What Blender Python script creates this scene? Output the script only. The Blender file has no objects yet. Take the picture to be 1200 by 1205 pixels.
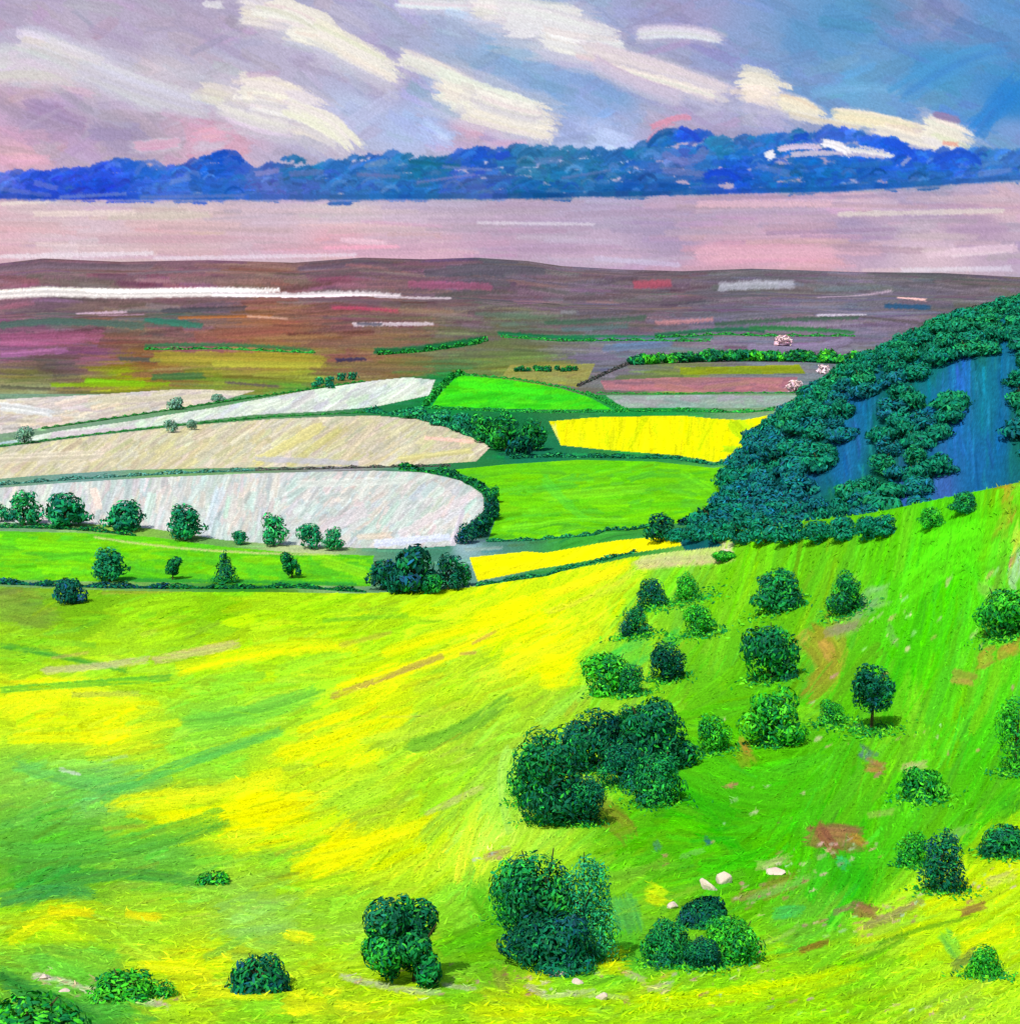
import bpy, math, random
import numpy as np

# ------------------------------------------------------------------ camera, light, exposure
scene = bpy.context.scene
COL = scene.collection
F, PITCH, EYE = 1655.0, math.radians(9.0), 120.0      # focal length in photo pixels, downward tilt, eye height
CX, CY = 600.0, 602.5

cam_d = bpy.data.cameras.new("camera")
cam = bpy.data.objects.new("camera", cam_d); COL.objects.link(cam)
cam.location = (0, 0, EYE)
cam.rotation_euler = (math.radians(90) - PITCH, 0, 0)
cam_d.sensor_fit = 'VERTICAL'; cam_d.sensor_height = 24.0; cam_d.lens = 24.0 * F / 1205.0
cam_d.clip_start = 0.5; cam_d.clip_end = 90000
scene.camera = cam

SUN_EL, SUN_AZ = math.radians(54), math.radians(-150)   # azimuth from +Y, clockwise: behind-left of the viewer
world = bpy.data.worlds.new("World"); scene.world = world; world.use_nodes = True
nt = world.node_tree; bg = nt.nodes['Background']
sky_t = nt.nodes.new('ShaderNodeTexSky'); sky_t.sky_type = 'NISHITA'; sky_t.sun_disc = False
sky_t.sun_elevation = SUN_EL; sky_t.sun_rotation = SUN_AZ; sky_t.dust_density = 2.0
nt.links.new(sky_t.outputs[0], bg.inputs[0]); bg.inputs[1].default_value = 0.13

sd = bpy.data.lights.new("sun", 'SUN'); sd.energy = 4.3; sd.angle = math.radians(0.6); sd.color = (1.0, 0.97, 0.92)
sun = bpy.data.objects.new("sun", sd); COL.objects.link(sun)
sun.rotation_euler = (math.radians(90) - SUN_EL, 0, math.pi - SUN_AZ)

scene.view_settings.view_transform = 'Standard'; scene.view_settings.look = 'None'
scene.view_settings.gamma = 1; scene.view_settings.exposure = 0.10
scene.render.engine = 'CYCLES'
KALB = 0.80            # painted sRGB value -> base colour

rng = np.random.default_rng(7)
random.seed(7)

def lin(c):
    c = np.asarray(c, float) / 255.0
    return np.where(c <= 0.04045, c / 12.92, ((c + 0.055) / 1.055) ** 2.4)

# ------------------------------------------------------------------ helpers
def tag(o, label=None, cat=None, group=None, kind=None):
    if label: o['label'] = label
    if cat: o['category'] = cat
    if group: o['group'] = group
    if kind: o['kind'] = kind
    return o

def make_mesh(name, verts, faces4=None, faces3=None, cols=None, mat=None, smooth=True, extra=None):
    verts = np.asarray(verts, np.float32)
    me = bpy.data.meshes.new(name)
    me.vertices.add(len(verts)); me.vertices.foreach_set('co', verts.ravel())
    loops, starts, n = [], [], 0
    for fs, k in ((faces4, 4), (faces3, 3)):
        if fs is not None and len(fs):
            fs = np.asarray(fs, np.int32)
            loops.append(fs.ravel()); starts.append(n + np.arange(len(fs), dtype=np.int32) * k); n += fs.size
    lp = np.concatenate(loops); st = np.concatenate(starts)
    me.loops.add(len(lp)); me.loops.foreach_set('vertex_index', lp)
    me.polygons.add(len(st)); me.polygons.foreach_set('loop_start', st)
    if cols is not None:
        a = me.attributes.new('Col', 'FLOAT_COLOR', 'POINT')
        c4 = np.ones((len(verts), 4), np.float32); c4[:, :3] = cols
        a.data.foreach_set('color', c4.ravel())
    me.update(calc_edges=True)
    me.polygons.foreach_set('use_smooth', np.full(len(st), smooth)); me.update()
    if mat: me.materials.append(mat)
    return me

def obj(name, me, parent=None):
    o = bpy.data.objects.new(name, me); COL.objects.link(o)
    if parent: o.parent = parent
    return o

def empty(name, loc=(0, 0, 0)):
    o = bpy.data.objects.new(name, None); COL.objects.link(o); o.location = loc
    o.empty_display_size = 0.5
    return o

# ------------------------------------------------------------------ materials
def paint_mat(name, rough=0.75, grain=0.10, scale=(1, 1, 1), nscale=0.6, bump=0.15, spec=0.0):
    m = bpy.data.materials.new(name); m.use_nodes = True
    n = m.node_tree; b = n.nodes['Principled BSDF']
    at_ = n.nodes.new('ShaderNodeAttribute'); at_.attribute_name = 'Col'
    tc = n.nodes.new('ShaderNodeTexCoord')
    mp = n.nodes.new('ShaderNodeMapping'); mp.inputs['Scale'].default_value = scale
    nz = n.nodes.new('ShaderNodeTexNoise'); nz.inputs['Scale'].default_value = nscale
    nz.inputs['Detail'].default_value = 6; nz.inputs['Roughness'].default_value = 0.65
    n.links.new(tc.outputs['Object'], mp.inputs[0]); n.links.new(mp.outputs[0], nz.inputs['Vector'])
    mr = n.nodes.new('ShaderNodeMapRange')
    mr.inputs[1].default_value = 0.3; mr.inputs[2].default_value = 0.7
    mr.inputs[3].default_value = 1 - grain; mr.inputs[4].default_value = 1 + grain
    n.links.new(nz.outputs[0], mr.inputs[0])
    mx = n.nodes.new('ShaderNodeVectorMath'); mx.operation = 'SCALE'
    n.links.new(at_.outputs['Color'], mx.inputs[0]); n.links.new(mr.outputs[0], mx.inputs['Scale'])
    n.links.new(mx.outputs[0], b.inputs['Base Color'])
    b.inputs['Roughness'].default_value = rough
    b.inputs['Specular IOR Level'].default_value = spec
    if bump:
        bp = n.nodes.new('ShaderNodeBump'); bp.inputs['Strength'].default_value = 0.5
        bp.inputs['Distance'].default_value = bump
        n.links.new(nz.outputs[0], bp.inputs['Height']); n.links.new(bp.outputs[0], b.inputs['Normal'])
    return m

M_grass = paint_mat('meadow_grass', nscale=0.9, bump=0.35, grain=0.10, scale=(0.6, 1, 1))
M_field = paint_mat('field_soil', nscale=0.12, bump=0.8, grain=0.06)
M_moor = paint_mat('moor_heather', nscale=0.03, bump=4.0, grain=0.10, scale=(0.4, 1, 1))
M_hill = paint_mat('hillside_cover', nscale=0.25, bump=0.8, grain=0.12)
M_leaf = paint_mat('leaves', nscale=2.0, bump=0, grain=0.12, spec=0.0, rough=0.8)
M_hedge = paint_mat('hedge_leaves', nscale=0.3, bump=0, grain=0.18)
M_bark = paint_mat('bark', nscale=3.0, bump=0.05, grain=0.25)
M_rock = paint_mat('chalk_rock', nscale=2.0, bump=0.15, grain=0.10)

def sky_mat():
    m = bpy.data.materials.new('sky'); m.use_nodes = True
    n = m.node_tree; n.nodes.clear()
    out = n.nodes.new('ShaderNodeOutputMaterial'); em = n.nodes.new('ShaderNodeEmission')
    a = n.nodes.new('ShaderNodeAttribute'); a.attribute_name = 'Col'
    n.links.new(a.outputs['Color'], em.inputs['Color']); em.inputs['Strength'].default_value = 2 ** -0.10
    n.links.new(em.outputs[0], out.inputs['Surface'])
    m.cycles.emission_sampling = 'NONE'
    return m
M_sky = sky_mat()

# ------------------------------------------------------------------ terrain height
_yk = np.array([-400, -100, 0, 40, 90, 150, 220, 320, 450, 560, 640, 760, 2200, 14000], float)
_zk = np.array([112, 116, 112, 92, 70.1, 52, 38, 24, 10, 3.0, 0.5, 0, 0, 0], float)
_yt = np.arange(-400, 14000, 2.0)
_zt = np.interp(_yt, _yk, _zk)
_ker = np.hanning(27); _ker /= _ker.sum()
_zt = np.convolve(np.pad(_zt, 13, mode='edge'), _ker, mode='valid')

def sst(a, b, x):
    t = np.clip((x - a) / (b - a), 0, 1)
    return t * t * (3 - 2 * t)

_cx = np.array([-1500, 0, 60, 150, 250, 350, 430, 500, 560, 620, 660, 730, 800, 880, 1000, 1100, 1190, 2600], float)
_cy = np.array([309, 311, 304, 308, 306, 309, 303, 305, 303, 307, 313, 317, 319, 316, 320, 321, 326, 330], float)
_ce = np.tan(np.arctan((CY - _cy) / F) - PITCH)
def Hgt(x, y):
    x = np.asarray(x, float); y = np.asarray(y, float)
    z = np.interp(y, _yt, _zt)
    # right-hand meadow spur
    A = np.interp(x, [-20, 15, 45, 68, 92, 137, 200, 300, 500], [0, 2, 12, 19, 29, 48.5, 64, 82, 98])
    yc = np.interp(x, [20, 45, 137, 300], [640, 590, 385, 350])
    t = np.clip((y - 70) / (yc - 70), 0, 1)
    up = t ** 1.25
    dn = np.exp(-(np.clip(y - yc, 0, None) / 95.0) ** 2)
    z = z + A * np.where(y < yc, up, dn)
    # wooded hill
    xs = x * np.where(y > 880, 880 / np.maximum(y, 880), 1.0)
    G = np.interp(xs, [95, 128, 147, 163, 190, 217, 272, 326, 400, 600, 1200], [0, 0, 5, 22, 46, 66, 95, 110, 124, 140, 150])
    gk = np.where(y < 900, sst(630, 910, y), 1 - sst(960, 1500, y))
    z = z + G * gk
    # moor rising to its skyline
    u = CX + F * x / np.maximum(y, 20)
    zc = EYE + 7500 * np.interp(u, _cx, _ce)
    m = np.clip((y - 2250) / 5250, 0, 1) ** 1.5
    back = 1 - 0.8 * sst(7500, 11500, y)
    z = z + zc * m * back
    fold = np.sin(y / 210 + x / 900 + 1.2 * np.sin(x / 700)) * 5 + np.sin(y / 480 - x / 1300) * 7
    z = z + fold * sst(2600, 4200, y) * (1 - sst(6500, 7400, y))
    # gentle undulation of meadow and valley
    z = z + (np.sin(x / 31 + y / 47) * 0.6 + np.sin(x / 17 - y / 29 + 1) * 0.3) * (1 - sst(400, 650, y)) * sst(40, 120, y)
    z = z + (np.sin(x / 160 + y / 300) * 0.8) * sst(700, 1000, y) * (1 - sst(1900, 2300, y))
    return z

_yr = np.concatenate([np.arange(30, 700, 0.5), np.geomspace(700, 9000, 5000)])
def at(px, py):
    """photo point -> point on the ground"""
    dx = (px - CX) / F; dy = (CY - py) / F
    fy = math.cos(PITCH) + dy * math.sin(PITCH); fz = -math.sin(PITCH) + dy * math.cos(PITCH)
    x = _yr * dx / fy; z = EYE + _yr * fz / fy
    g = Hgt(x, _yr)
    k = np.argmax(z <= g)
    if z[k] > g[k]: k = len(_yr) - 200
    return float(x[k]), float(_yr[k]), float(g[k])
def depth(p): return p[1] * math.cos(PITCH) + (EYE - p[2]) * math.sin(PITCH)
def to_px(x, y, z):
    d = y * math.cos(PITCH) + (EYE - z) * math.sin(PITCH)
    h = -(EYE - z) * math.cos(PITCH) + y * math.sin(PITCH)
    return CX + F * x / d, CY - F * h / d

# ------------------------------------------------------------------ ground chart: u = bearing, v = distance
def v_of_y(y):
    z = np.interp(y, _yt, _zt) + np.clip((y - 2250) / 5250, 0, 1) ** 1.5 * 225
    return CY - F * np.tan(PITCH - np.arctan2(EYE - z, y)) * 1.0
ylist = [28.0]
while ylist[-1] < 12500:
    y = ylist[-1]
    dv = abs(float(v_of_y(y + 0.5)) - float(v_of_y(y))) / 0.5
    step = min(0.85 / max(dv, 1e-4), y * 0.02)
    if y < 1000: step = min(step, 1.9)
    if y > 8000: step = 250
    ylist.append(y + step)
YR = np.array(ylist)
VR = v_of_y(YR)
# make v strictly decreasing (chart coordinate)
VR = np.minimum.accumulate(VR - np.arange(len(VR)) * 1e-3)
fine = np.arange(-160, 1361, 1.12)
lft = -160 - np.cumsum(np.geomspace(3, 260, 34)); rgt = fine[-1] + np.cumsum(np.geomspace(3, 260, 34))
UC = np.concatenate([lft[::-1], fine, rgt])
NR, NC = len(YR), len(UC)
print('grid', NR, NC)
TU = (UC - CX) / F
X = YR[:, None] * TU[None, :]
Y = np.repeat(YR[:, None], NC, 1)
Z = Hgt(X, Y)

def chart(px, py):
    p = at(px, py)
    return CX + F * p[0] / p[1], float(np.interp(p[1], YR, VR)), p

def in_poly(poly, x, y):
    poly = np.asarray(poly); r = np.zeros(x.shape, bool)
    j = len(poly) - 1
    for i in range(len(poly)):
        xi, yi = poly[i]; xj, yj = poly[j]
        if yi != yj:
            c = ((yi > y) != (yj > y)) & (x < (xj - xi) * (y - yi) / (yj - yi) + xi)
            r ^= c
        j = i
    return r

# ------------------------------------------------------------------ brush engine
class Canvas:
    def __init__(s, U, V):        # V ascending
        s.U, s.V = U, V
        s.C = np.zeros((len(V), len(U), 3)); s.H = np.zeros((len(V), len(U)))
    def stroke(s, pts, w, col, op=0.92, br=0.10, dry=0.25, mask=None):
        pts = np.asarray(pts, float)
        if len(pts) == 3:      # smooth curve through three points
            t = np.linspace(0, 1, 7)[:, None]
            c = 2 * pts[1] - 0.5 * (pts[0] + pts[2])
            pts = (1 - t) ** 2 * pts[0] + 2 * t * (1 - t) * c + t * t * pts[2]
        m = w * 0.7
        i0, i1 = np.searchsorted(s.U, [pts[:, 0].min() - m, pts[:, 0].max() + m])
        j0, j1 = np.searchsorted(s.V, [pts[:, 1].min() - m, pts[:, 1].max() + m])
        if i1 - i0 < 1 or j1 - j0 < 1: return
        gu, gv = np.meshgrid(s.U[i0:i1], s.V[j0:j1])
        best = np.full(gu.shape, 1e9); lat = np.zeros(gu.shape); alo = np.zeros(gu.shape); L = 0.0
        for k in range(len(pts) - 1):
            a, b = pts[k], pts[k + 1]; d = b - a; l = math.hypot(*d) + 1e-6; d = d / l
            t = (gu - a[0]) * d[0] + (gv - a[1]) * d[1]
            lo = -w * 0.5 if k == 0 else 0; hi = l + (w * 0.5 if k == len(pts) - 2 else 0)
            tc = np.clip(t, lo, hi)
            q = (gu - a[0]) * -d[1] + (gv - a[1]) * d[0]
            dist = np.hypot(t - tc, q)
            up = dist < best
            best[up] = dist[up]; lat[up] = q[up]; alo[up] = (L + t)[up]
            L += l
        hw = w / 2
        sn = lat / hw
        tb = rng.random(48); tb2 = rng.random(48); te = rng.random(48)
        sx = (sn + 1.2) / 2.4
        nb = max(3, min(40, w / 1.6))
        b = np.interp(sx * nb, np.arange(48), tb); b2 = np.interp(sx * nb, np.arange(48), tb2)
        en = np.interp(np.clip(alo / (w * 0.5), 0, 1e9) % 47, np.arange(48), te)
        rg = rng.random(gu.shape); edge = np.clip((1.0 - 0.38 * en - np.abs(sn)) * hw / 1.6 + 0.5 + (rg - .5) * .9, 0, 1)
        ends = np.clip((L + hw * (0.9 - 1.3 * b) - alo) / 2.0, 0, 1) * np.clip((alo + hw * (0.7 - 0.9 * b2)) / 2.0, 0, 1)
        a = edge * ends * op
        if dry > 0:
            gr = rng.random((j1 - j0, i1 - i0))
            f = np.clip(np.abs(alo / (L + 1e-6) - .4) * 1.5, 0, 1) * .7 + .3 * np.abs(sn)
            a = a * np.clip(1.7 - dry * 5.0 * f * (0.5 * b + 0.5 * gr), 0, 1)
        if mask is not None: a = a * mask[j0:j1, i0:i1]
        a3 = a[..., None]
        c = np.asarray(col, float) * (1 + br * (b[..., None] - 0.5) * 2)
        s.C[j0:j1, i0:i1] = s.C[j0:j1, i0:i1] * (1 - a3) + c * a3
        s.H[j0:j1, i0:i1] = s.H[j0:j1, i0:i1] * (1 - a) + (b + 0.5 * (np.abs(sn) > 0.75)) * a

def layered(cv, pts, w, c, op, br, dry, mask=None):
    cv.stroke(pts, w, c, op=op, br=br, dry=dry, mask=mask)
    if w < 9: return
    P = np.asarray(pts, float); d = P[-1] - P[0]; d /= np.linalg.norm(d) + 1e-6; nrm = np.array([-d[1], d[0]])
    for k in range(int(w / 5) + 1):
        off = nrm * rng.uniform(-.5, .5) * w + d * rng.uniform(-.5, .5) * w
        f = rng.uniform(.1, .5); Q = P + off
        if len(Q) == 2: Q = np.array([Q[0] + (Q[1] - Q[0]) * f * .6, Q[1] - (Q[1] - Q[0]) * (.5 - f) * .6])
        cc = np.clip(np.asarray(c, float) * rng.normal(1, .035) + rng.normal(0, 5, 3), 0, 255)
        cv.stroke(Q, w * rng.uniform(.18, .42), cc, op=op * .75, br=br * 1.4, dry=dry * 1.6, mask=mask)

def idw(ctrl, u, v, p=3.0):
    """colour (or any value) interpolated between hand-placed samples"""
    c = np.asarray([q[:2] for q in ctrl], float); val = np.asarray([np.atleast_1d(q[2]) for q in ctrl], float)
    w = 1.0 / (((u - c[:, 0]) ** 2 + (v - c[:, 1]) ** 2 * 1.6) ** (p / 2) + 1.0)
    return (val * w[:, None]).sum(0) / w.sum()

def jit(c, k=8, s=0.05):
    c = np.asarray(c, float)
    return np.clip(c * (1 + rng.normal(0, s)) + rng.normal(0, k, 3), 0, 255)

# ================================================================== SKY
SU = np.concatenate([np.geomspace(2600, 140, 30) * -1, np.arange(-130, 1331, 1.3), 1200 + np.geomspace(140, 2600, 30)])
SV = np.concatenate([-np.geomspace(1500, 30, 40), np.arange(-28, 345, 1.3), [360, 380, 400]])
sky_c = Canvas(SU, SV)
SKY = [(0,20,(178,166,192)),(150,40,(180,168,194)),(250,30,(176,164,192)),(60,90,(205,190,200)),(150,110,(190,180,200)),(250,100,(190,185,205)),
(330,60,(184,176,202)),(50,140,(170,150,185)),(30,180,(215,170,190)),(150,160,(165,150,180)),(250,160,(212,168,192)),(200,90,(198,188,200)),
(420,130,(185,195,225)),(450,100,(165,155,190)),(480,150,(175,190,230)),(520,120,(160,180,220)),(560,150,(205,170,195)),(700,170,(175,190,230)),
(650,110,(135,168,215)),(720,110,(130,165,210)),(600,60,(140,175,215)),(580,20,(180,190,215)),(800,30,(160,155,195)),(760,90,(180,170,200)),
(830,130,(175,170,205)),(880,60,(140,160,205)),(950,50,(100,150,200)),(1000,30,(90,150,200)),(1100,20,(135,145,190)),(1180,20,(95,145,200)),
(1000,100,(105,165,210)),(1100,80,(72,145,200)),(1190,120,(50,130,200)),(1050,120,(110,160,205)),(960,90,(120,155,200)),(900,130,(165,165,205)),
(800,150,(180,165,200)),(1150,140,(95,150,205)),(1190,160,(120,155,210)),(380,190,(180,175,205)),(600,190,(170,180,215)),(1000,200,(150,150,200)),(100,200,(190,165,195)),
(50,250,(215,190,195)),(200,250,(218,198,195)),(400,250,(208,193,198)),(600,250,(180,160,185)),(800,250,(190,165,190)),(1000,240,(222,182,192)),
(1180,240,(215,185,195)),(0,280,(222,180,192)),(200,275,(216,172,184)),(400,280,(222,170,185)),(600,280,(190,160,185)),(800,270,(165,147,180)),
(1000,265,(165,147,180)),(1150,265,(180,152,180)),(100,300,(222,198,208)),(500,300,(212,178,192)),(850,300,(216,165,185)),(950,300,(220,170,185)),
(1100,300,(212,184,198)),(700,300,(192,168,192)),(-300,50,(160,150,185)),(-300,280,(215,180,190)),(1500,50,(90,140,195)),(1500,280,(200,170,190)),
(-300,-200,(150,150,190)),(600,-250,(140,155,200)),(1500,-300,(90,140,195)),(600,-1200,(110,140,195)),(-1500,0,(165,155,185)),(2700,0,(110,140,190))]
for j in range(len(SV)):
    pass
cs = np.array([q[:2] for q in SKY], float); cv = np.array([q[2] for q in SKY], float)
gu, gv = np.meshgrid(SU, SV)
wsum = np.zeros(gu.shape); acc = np.zeros(gu.shape + (3,))
for (cu, cvv), c in zip(cs, cv):
    w = 1 / (((gu - cu) ** 2 + 1.8 * (gv - cvv) ** 2) ** 1.5 + 200.0)
    wsum += w; acc += w[..., None] * np.minimum(250, np.array(c) * 1.02 + (3, 4, 4))
sky_c.C[:] = acc / wsum[..., None]
for k in range(2600):                                   # soft cloud brushwork
    u = rng.uniform(-350, 1550); v = rng.uniform(-200, 335)
    c = jit(idw(SKY, u, v), 5, 0.03)
    if v > 225: ang = rng.normal(0.0, 0.03); l = rng.uniform(50, 170); w = rng.uniform(4, 11)
    else: ang = rng.normal(0.38 if rng.random() < .7 else -.2, 0.2); l = rng.uniform(20, 75); w = rng.uniform(7, 20)
    du, dv = math.cos(ang) * l / 2, math.sin(ang) * l / 2
    if v > 225 and v - w < 222: continue
    sky_c.stroke([(u - du, v - dv), (u + du, v + dv)], w, c, op=0.55, br=0.035, dry=0.35)
CRM, WHT = (236, 228, 210), (226, 222, 220)
for pts, w, c, op in [
  ([(-10,78),(40,72),(95,82)],34,(212,203,206),.8),([(25,48),(90,70),(180,118)],22,(218,208,210),.85),([(100,80),(170,105),(240,125)],24,(206,200,208),.7),
  ([(60,50),(120,72)],14,(222,214,212),.7),
  ([(288,14),(335,22),(372,32)],24,(226,216,206),.95),([(318,8),(368,22),(400,52)],26,CRM,.95),([(340,38),(392,50),(420,62)],18,CRM,.9),([(378,42),(420,62),(462,84)],26,CRM,.95),
  ([(400,60),(430,75),(466,92)],14,CRM,.9),([(240,4),(262,6)],10,WHT,.8),
  ([(474,68),(520,85),(560,105)],18,(228,222,210),.95),([(525,100),(575,118),(640,140)],34,CRM,.97),([(548,128),(600,142),(645,152)],20,CRM,.9),([(560,110),(600,124),(632,130)],14,(240,233,218),.9),
  ([(240,106),(268,112),(300,128)],22,(228,216,204),.92),([(285,104),(330,112),(372,130)],30,CRM,.97),([(300,135),(355,148),(395,164)],22,CRM,.95),([(340,128),(385,145),(415,170)],24,CRM,.97),
  ([(262,128),(300,142),(340,150)],16,(222,214,208),.85),
  ([(470,3),(520,6),(600,8)],13,WHT,.9),([(525,14),(570,24),(610,34)],12,(190,205,225),.8),([(560,6),(610,12),(680,18)],24,(232,228,216),.95),([(598,22),(650,30),(712,48)],36,WHT,.97),([(640,45),(680,54),(728,58)],20,(232,229,222),.95),
  ([(690,58),(760,78),(852,110)],20,(224,210,206),.92),([(720,80),(780,95),(840,112)],12,(236,224,212),.9),([(752,40),(800,38),(846,46)],12,(222,218,222),.9),([(700,70),(740,92),(800,112)],14,(202,186,202),.6),
  ([(874,100),(895,102),(918,112)],30,(238,228,204),.97),([(918,120),(938,124),(962,136)],20,(236,226,196),.95),([(984,136),(1040,144),(1092,158)],17,(236,226,190),.95),([(1030,152),(1080,166),(1125,176)],14,(230,222,204),.9),([(1088,150),(1108,156),(1132,166)],26,(240,232,208),.95),
  ([(930,135),(975,145),(1010,152)],10,(226,216,200),.85),([(1098,134),(1128,142)],9,(150,118,150),.7),([(1108,168),(1128,170)],6,(226,150,130),.8),
  ([(290,88),(330,86)],8,(190,160,185),.6),([(230,160),(262,158)],16,(226,168,188),.7),([(160,172),(210,168)],12,(220,165,185),.7),([(0,188),(60,188)],14,(225,170,188),.7),
  ([(700,165),(748,180)],24,(190,205,238),.7),([(765,150),(800,138),(812,142)],8,(222,140,160),.8),([(570,170),(620,168)],10,(210,175,200),.6),([(500,150),(530,165)],22,(180,196,234),.7),
  ([(955,112),(1010,104),(1060,108)],12,(120,175,215),.5),([(1060,112),(1130,72),(1180,60)],26,(76,148,202),.5),([(1150,150),(1196,100)],26,(48,128,202),.6),
  ([(0,240),(70,236)],5,(236,222,206),.8),([(40,252),(160,250)],8,(236,216,200),.7),([(400,282),(455,286)],7,(240,200,210),.8),([(380,292),(470,290)],5,(244,170,190),.8),([(560,262),(700,264)],4,(226,216,222),.7),
  ([(820,300),(975,298)],16,(226,172,186),.75),([(985,252),(1180,248)],7,(228,218,202),.7),([(820,240),(980,240)],9,(228,182,190),.7),([(1090,300),(1196,292)],10,(236,205,214),.7),([(0,302),(180,298)],6,(238,222,226),.85),([(180,304),(420,300)],5,(232,214,222),.8),
  ([(1060,318),(1190,316)],7,(226,220,230),.6),([(700,304),(800,312)],7,(206,196,218),.6)]:
    if c[0] > 200 and w >= 12 and pts[0][1] < 180:
        P_ = np.array(pts, float); P_[:, 1] += 3
        for q in range(4): sky_c.stroke(P_ + rng.normal(0, w * .35, 2), w * rng.uniform(1.1, 1.8), tuple(np.array((208, 204, 220)) + rng.normal(0, 5, 3)), op=.28, br=.02, dry=.4)
    layered(sky_c, pts, w * (1.2 if w > 15 else 1.05), tuple(np.minimum(255, np.array(c) + (4, 6, 12))), op * .93, 0.015, 0.4)
# --- the low blue bank of heaped cloud, part of the sky
TOP = [(-120,206),(0,204),(50,200),(100,201),(145,186),(175,198),(205,196),(262,178),(300,200),(340,184),(372,196),(440,180),(500,186),(560,176),(620,172),(700,177),(755,176),(772,158),(800,150),(830,158),(860,166),(920,158),(985,152),(1040,162),(1070,178),(1110,178),(1200,176),(1330,180)]
BOT = [(-120,237),(0,236),(300,237),(600,236),(800,232),(1000,227),(1100,221),(1200,214),(1330,212)]
CC = [(0,215,(95,110,200)),(0,230,(50,80,195)),(60,222,(45,75,205)),(150,200,(45,85,205)),(130,225,(35,70,205)),(210,205,(60,100,200)),(200,225,(70,110,205)),(262,190,(30,85,185)),(320,215,(90,105,185)),(270,228,(45,95,190)),(360,195,(35,110,170)),
 (360,220,(70,95,170)),(440,185,(35,100,175)),(450,205,(70,115,180)),(500,195,(30,105,150)),(480,228,(40,105,185)),(560,190,(35,85,180)),(560,215,(75,100,175)),(640,190,(50,115,160)),(700,200,(45,110,165)),(640,225,(25,85,155)),(740,225,(25,85,160)),(780,165,(40,105,165)),
 (810,158,(40,85,200)),(800,190,(90,115,185)),(850,175,(45,115,175)),(860,205,(30,80,195)),(800,220,(35,90,165)),(930,165,(40,100,180)),(985,160,(60,105,205)),(940,205,(30,95,180)),(1000,215,(30,95,180)),(1060,175,(35,90,210)),(1120,190,(40,90,205)),(1100,215,(45,105,180)),(1180,190,(70,120,195)),(1180,205,(60,110,190))]
CC = [(a, b, (c[0] * .92 + 2, min(255, c[1] * 1.03 + 4), min(255, c[2] * 1.04 + 3))) for a, b, c in CC]
TOPX, TOPY = zip(*TOP); BX, BY = zip(*BOT)
tf = lambda x: float(np.interp(x, TOPX, TOPY)); bf = lambda x: float(np.interp(x, BX, BY))
def cs1(p, w, c, op=.8, br=.06, dry=.35): sky_c.stroke(p, w, tuple(np.clip(c, 3, 252)), op=op, br=br, dry=dry)
for px in np.arange(-330, 1560, 5.0):                     # body
    t, b_ = tf(px), bf(px)
    for q in range(4):
        y = rng.uniform(t + 6, b_ - 4); l = rng.uniform(14, 34)
        cs1([(px - l / 2, y + rng.normal(0, 2)), (px + l / 2, y + rng.normal(0, 2))], rng.uniform(8, 13), jit(idw(CC, px, y), 5, .05), .9)
for px in np.arange(-330, 1560, 9.0):                     # rounded heads
    t = tf(px); r = rng.uniform(4, 12); y = t + r * .55 + rng.uniform(-4, 3)
    c = jit(idw(CC, px, t + 6), 7, .07)
    cs1([(px - r, y + r * .5), (px, y - r * .25), (px + r, y + r * .5)], r * rng.uniform(.9, 1.3), c, .85)
for k in range(430):                                      # curls and rolls inside
    px = rng.uniform(-200, 1400); t, b_ = tf(px), bf(px); y = rng.uniform(t + 4, b_ - 5); r = rng.uniform(4, 12)
    c = jit(idw(CC, px, y), 9, .13); c = c * (1.08 if y < (t + b_) / 2 else .96)
    if rng.random() < .2: c = c * .6 + np.array((150, 165, 212)) * .4
    if rng.random() < .08: c = c * .4 + np.array((35, 70, 205)) * .6
    f = rng.choice([-1, 1])
    cs1([(px - r, y + r * .4), (px, y - r * .3), (px + r, y + r * .3 * f)], rng.uniform(2.5, 7), c, .6, .10, .5)
for px in np.arange(-330, 1560, 16.0):                    # darker flat base
    b_ = bf(px); cs1([(px - 18, b_ - 5), (px + 18, bf(px + 18) - 5)], rng.uniform(6, 9), jit(idw(CC, px, b_ - 4), 5, .05) * .92, .7)
    cs1([(px - 16, b_ - .5), (px + 22, bf(px + 22) - .5)], 3.5, jit((170, 160, 190), 8, .05), .35, .05, .7)
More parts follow.
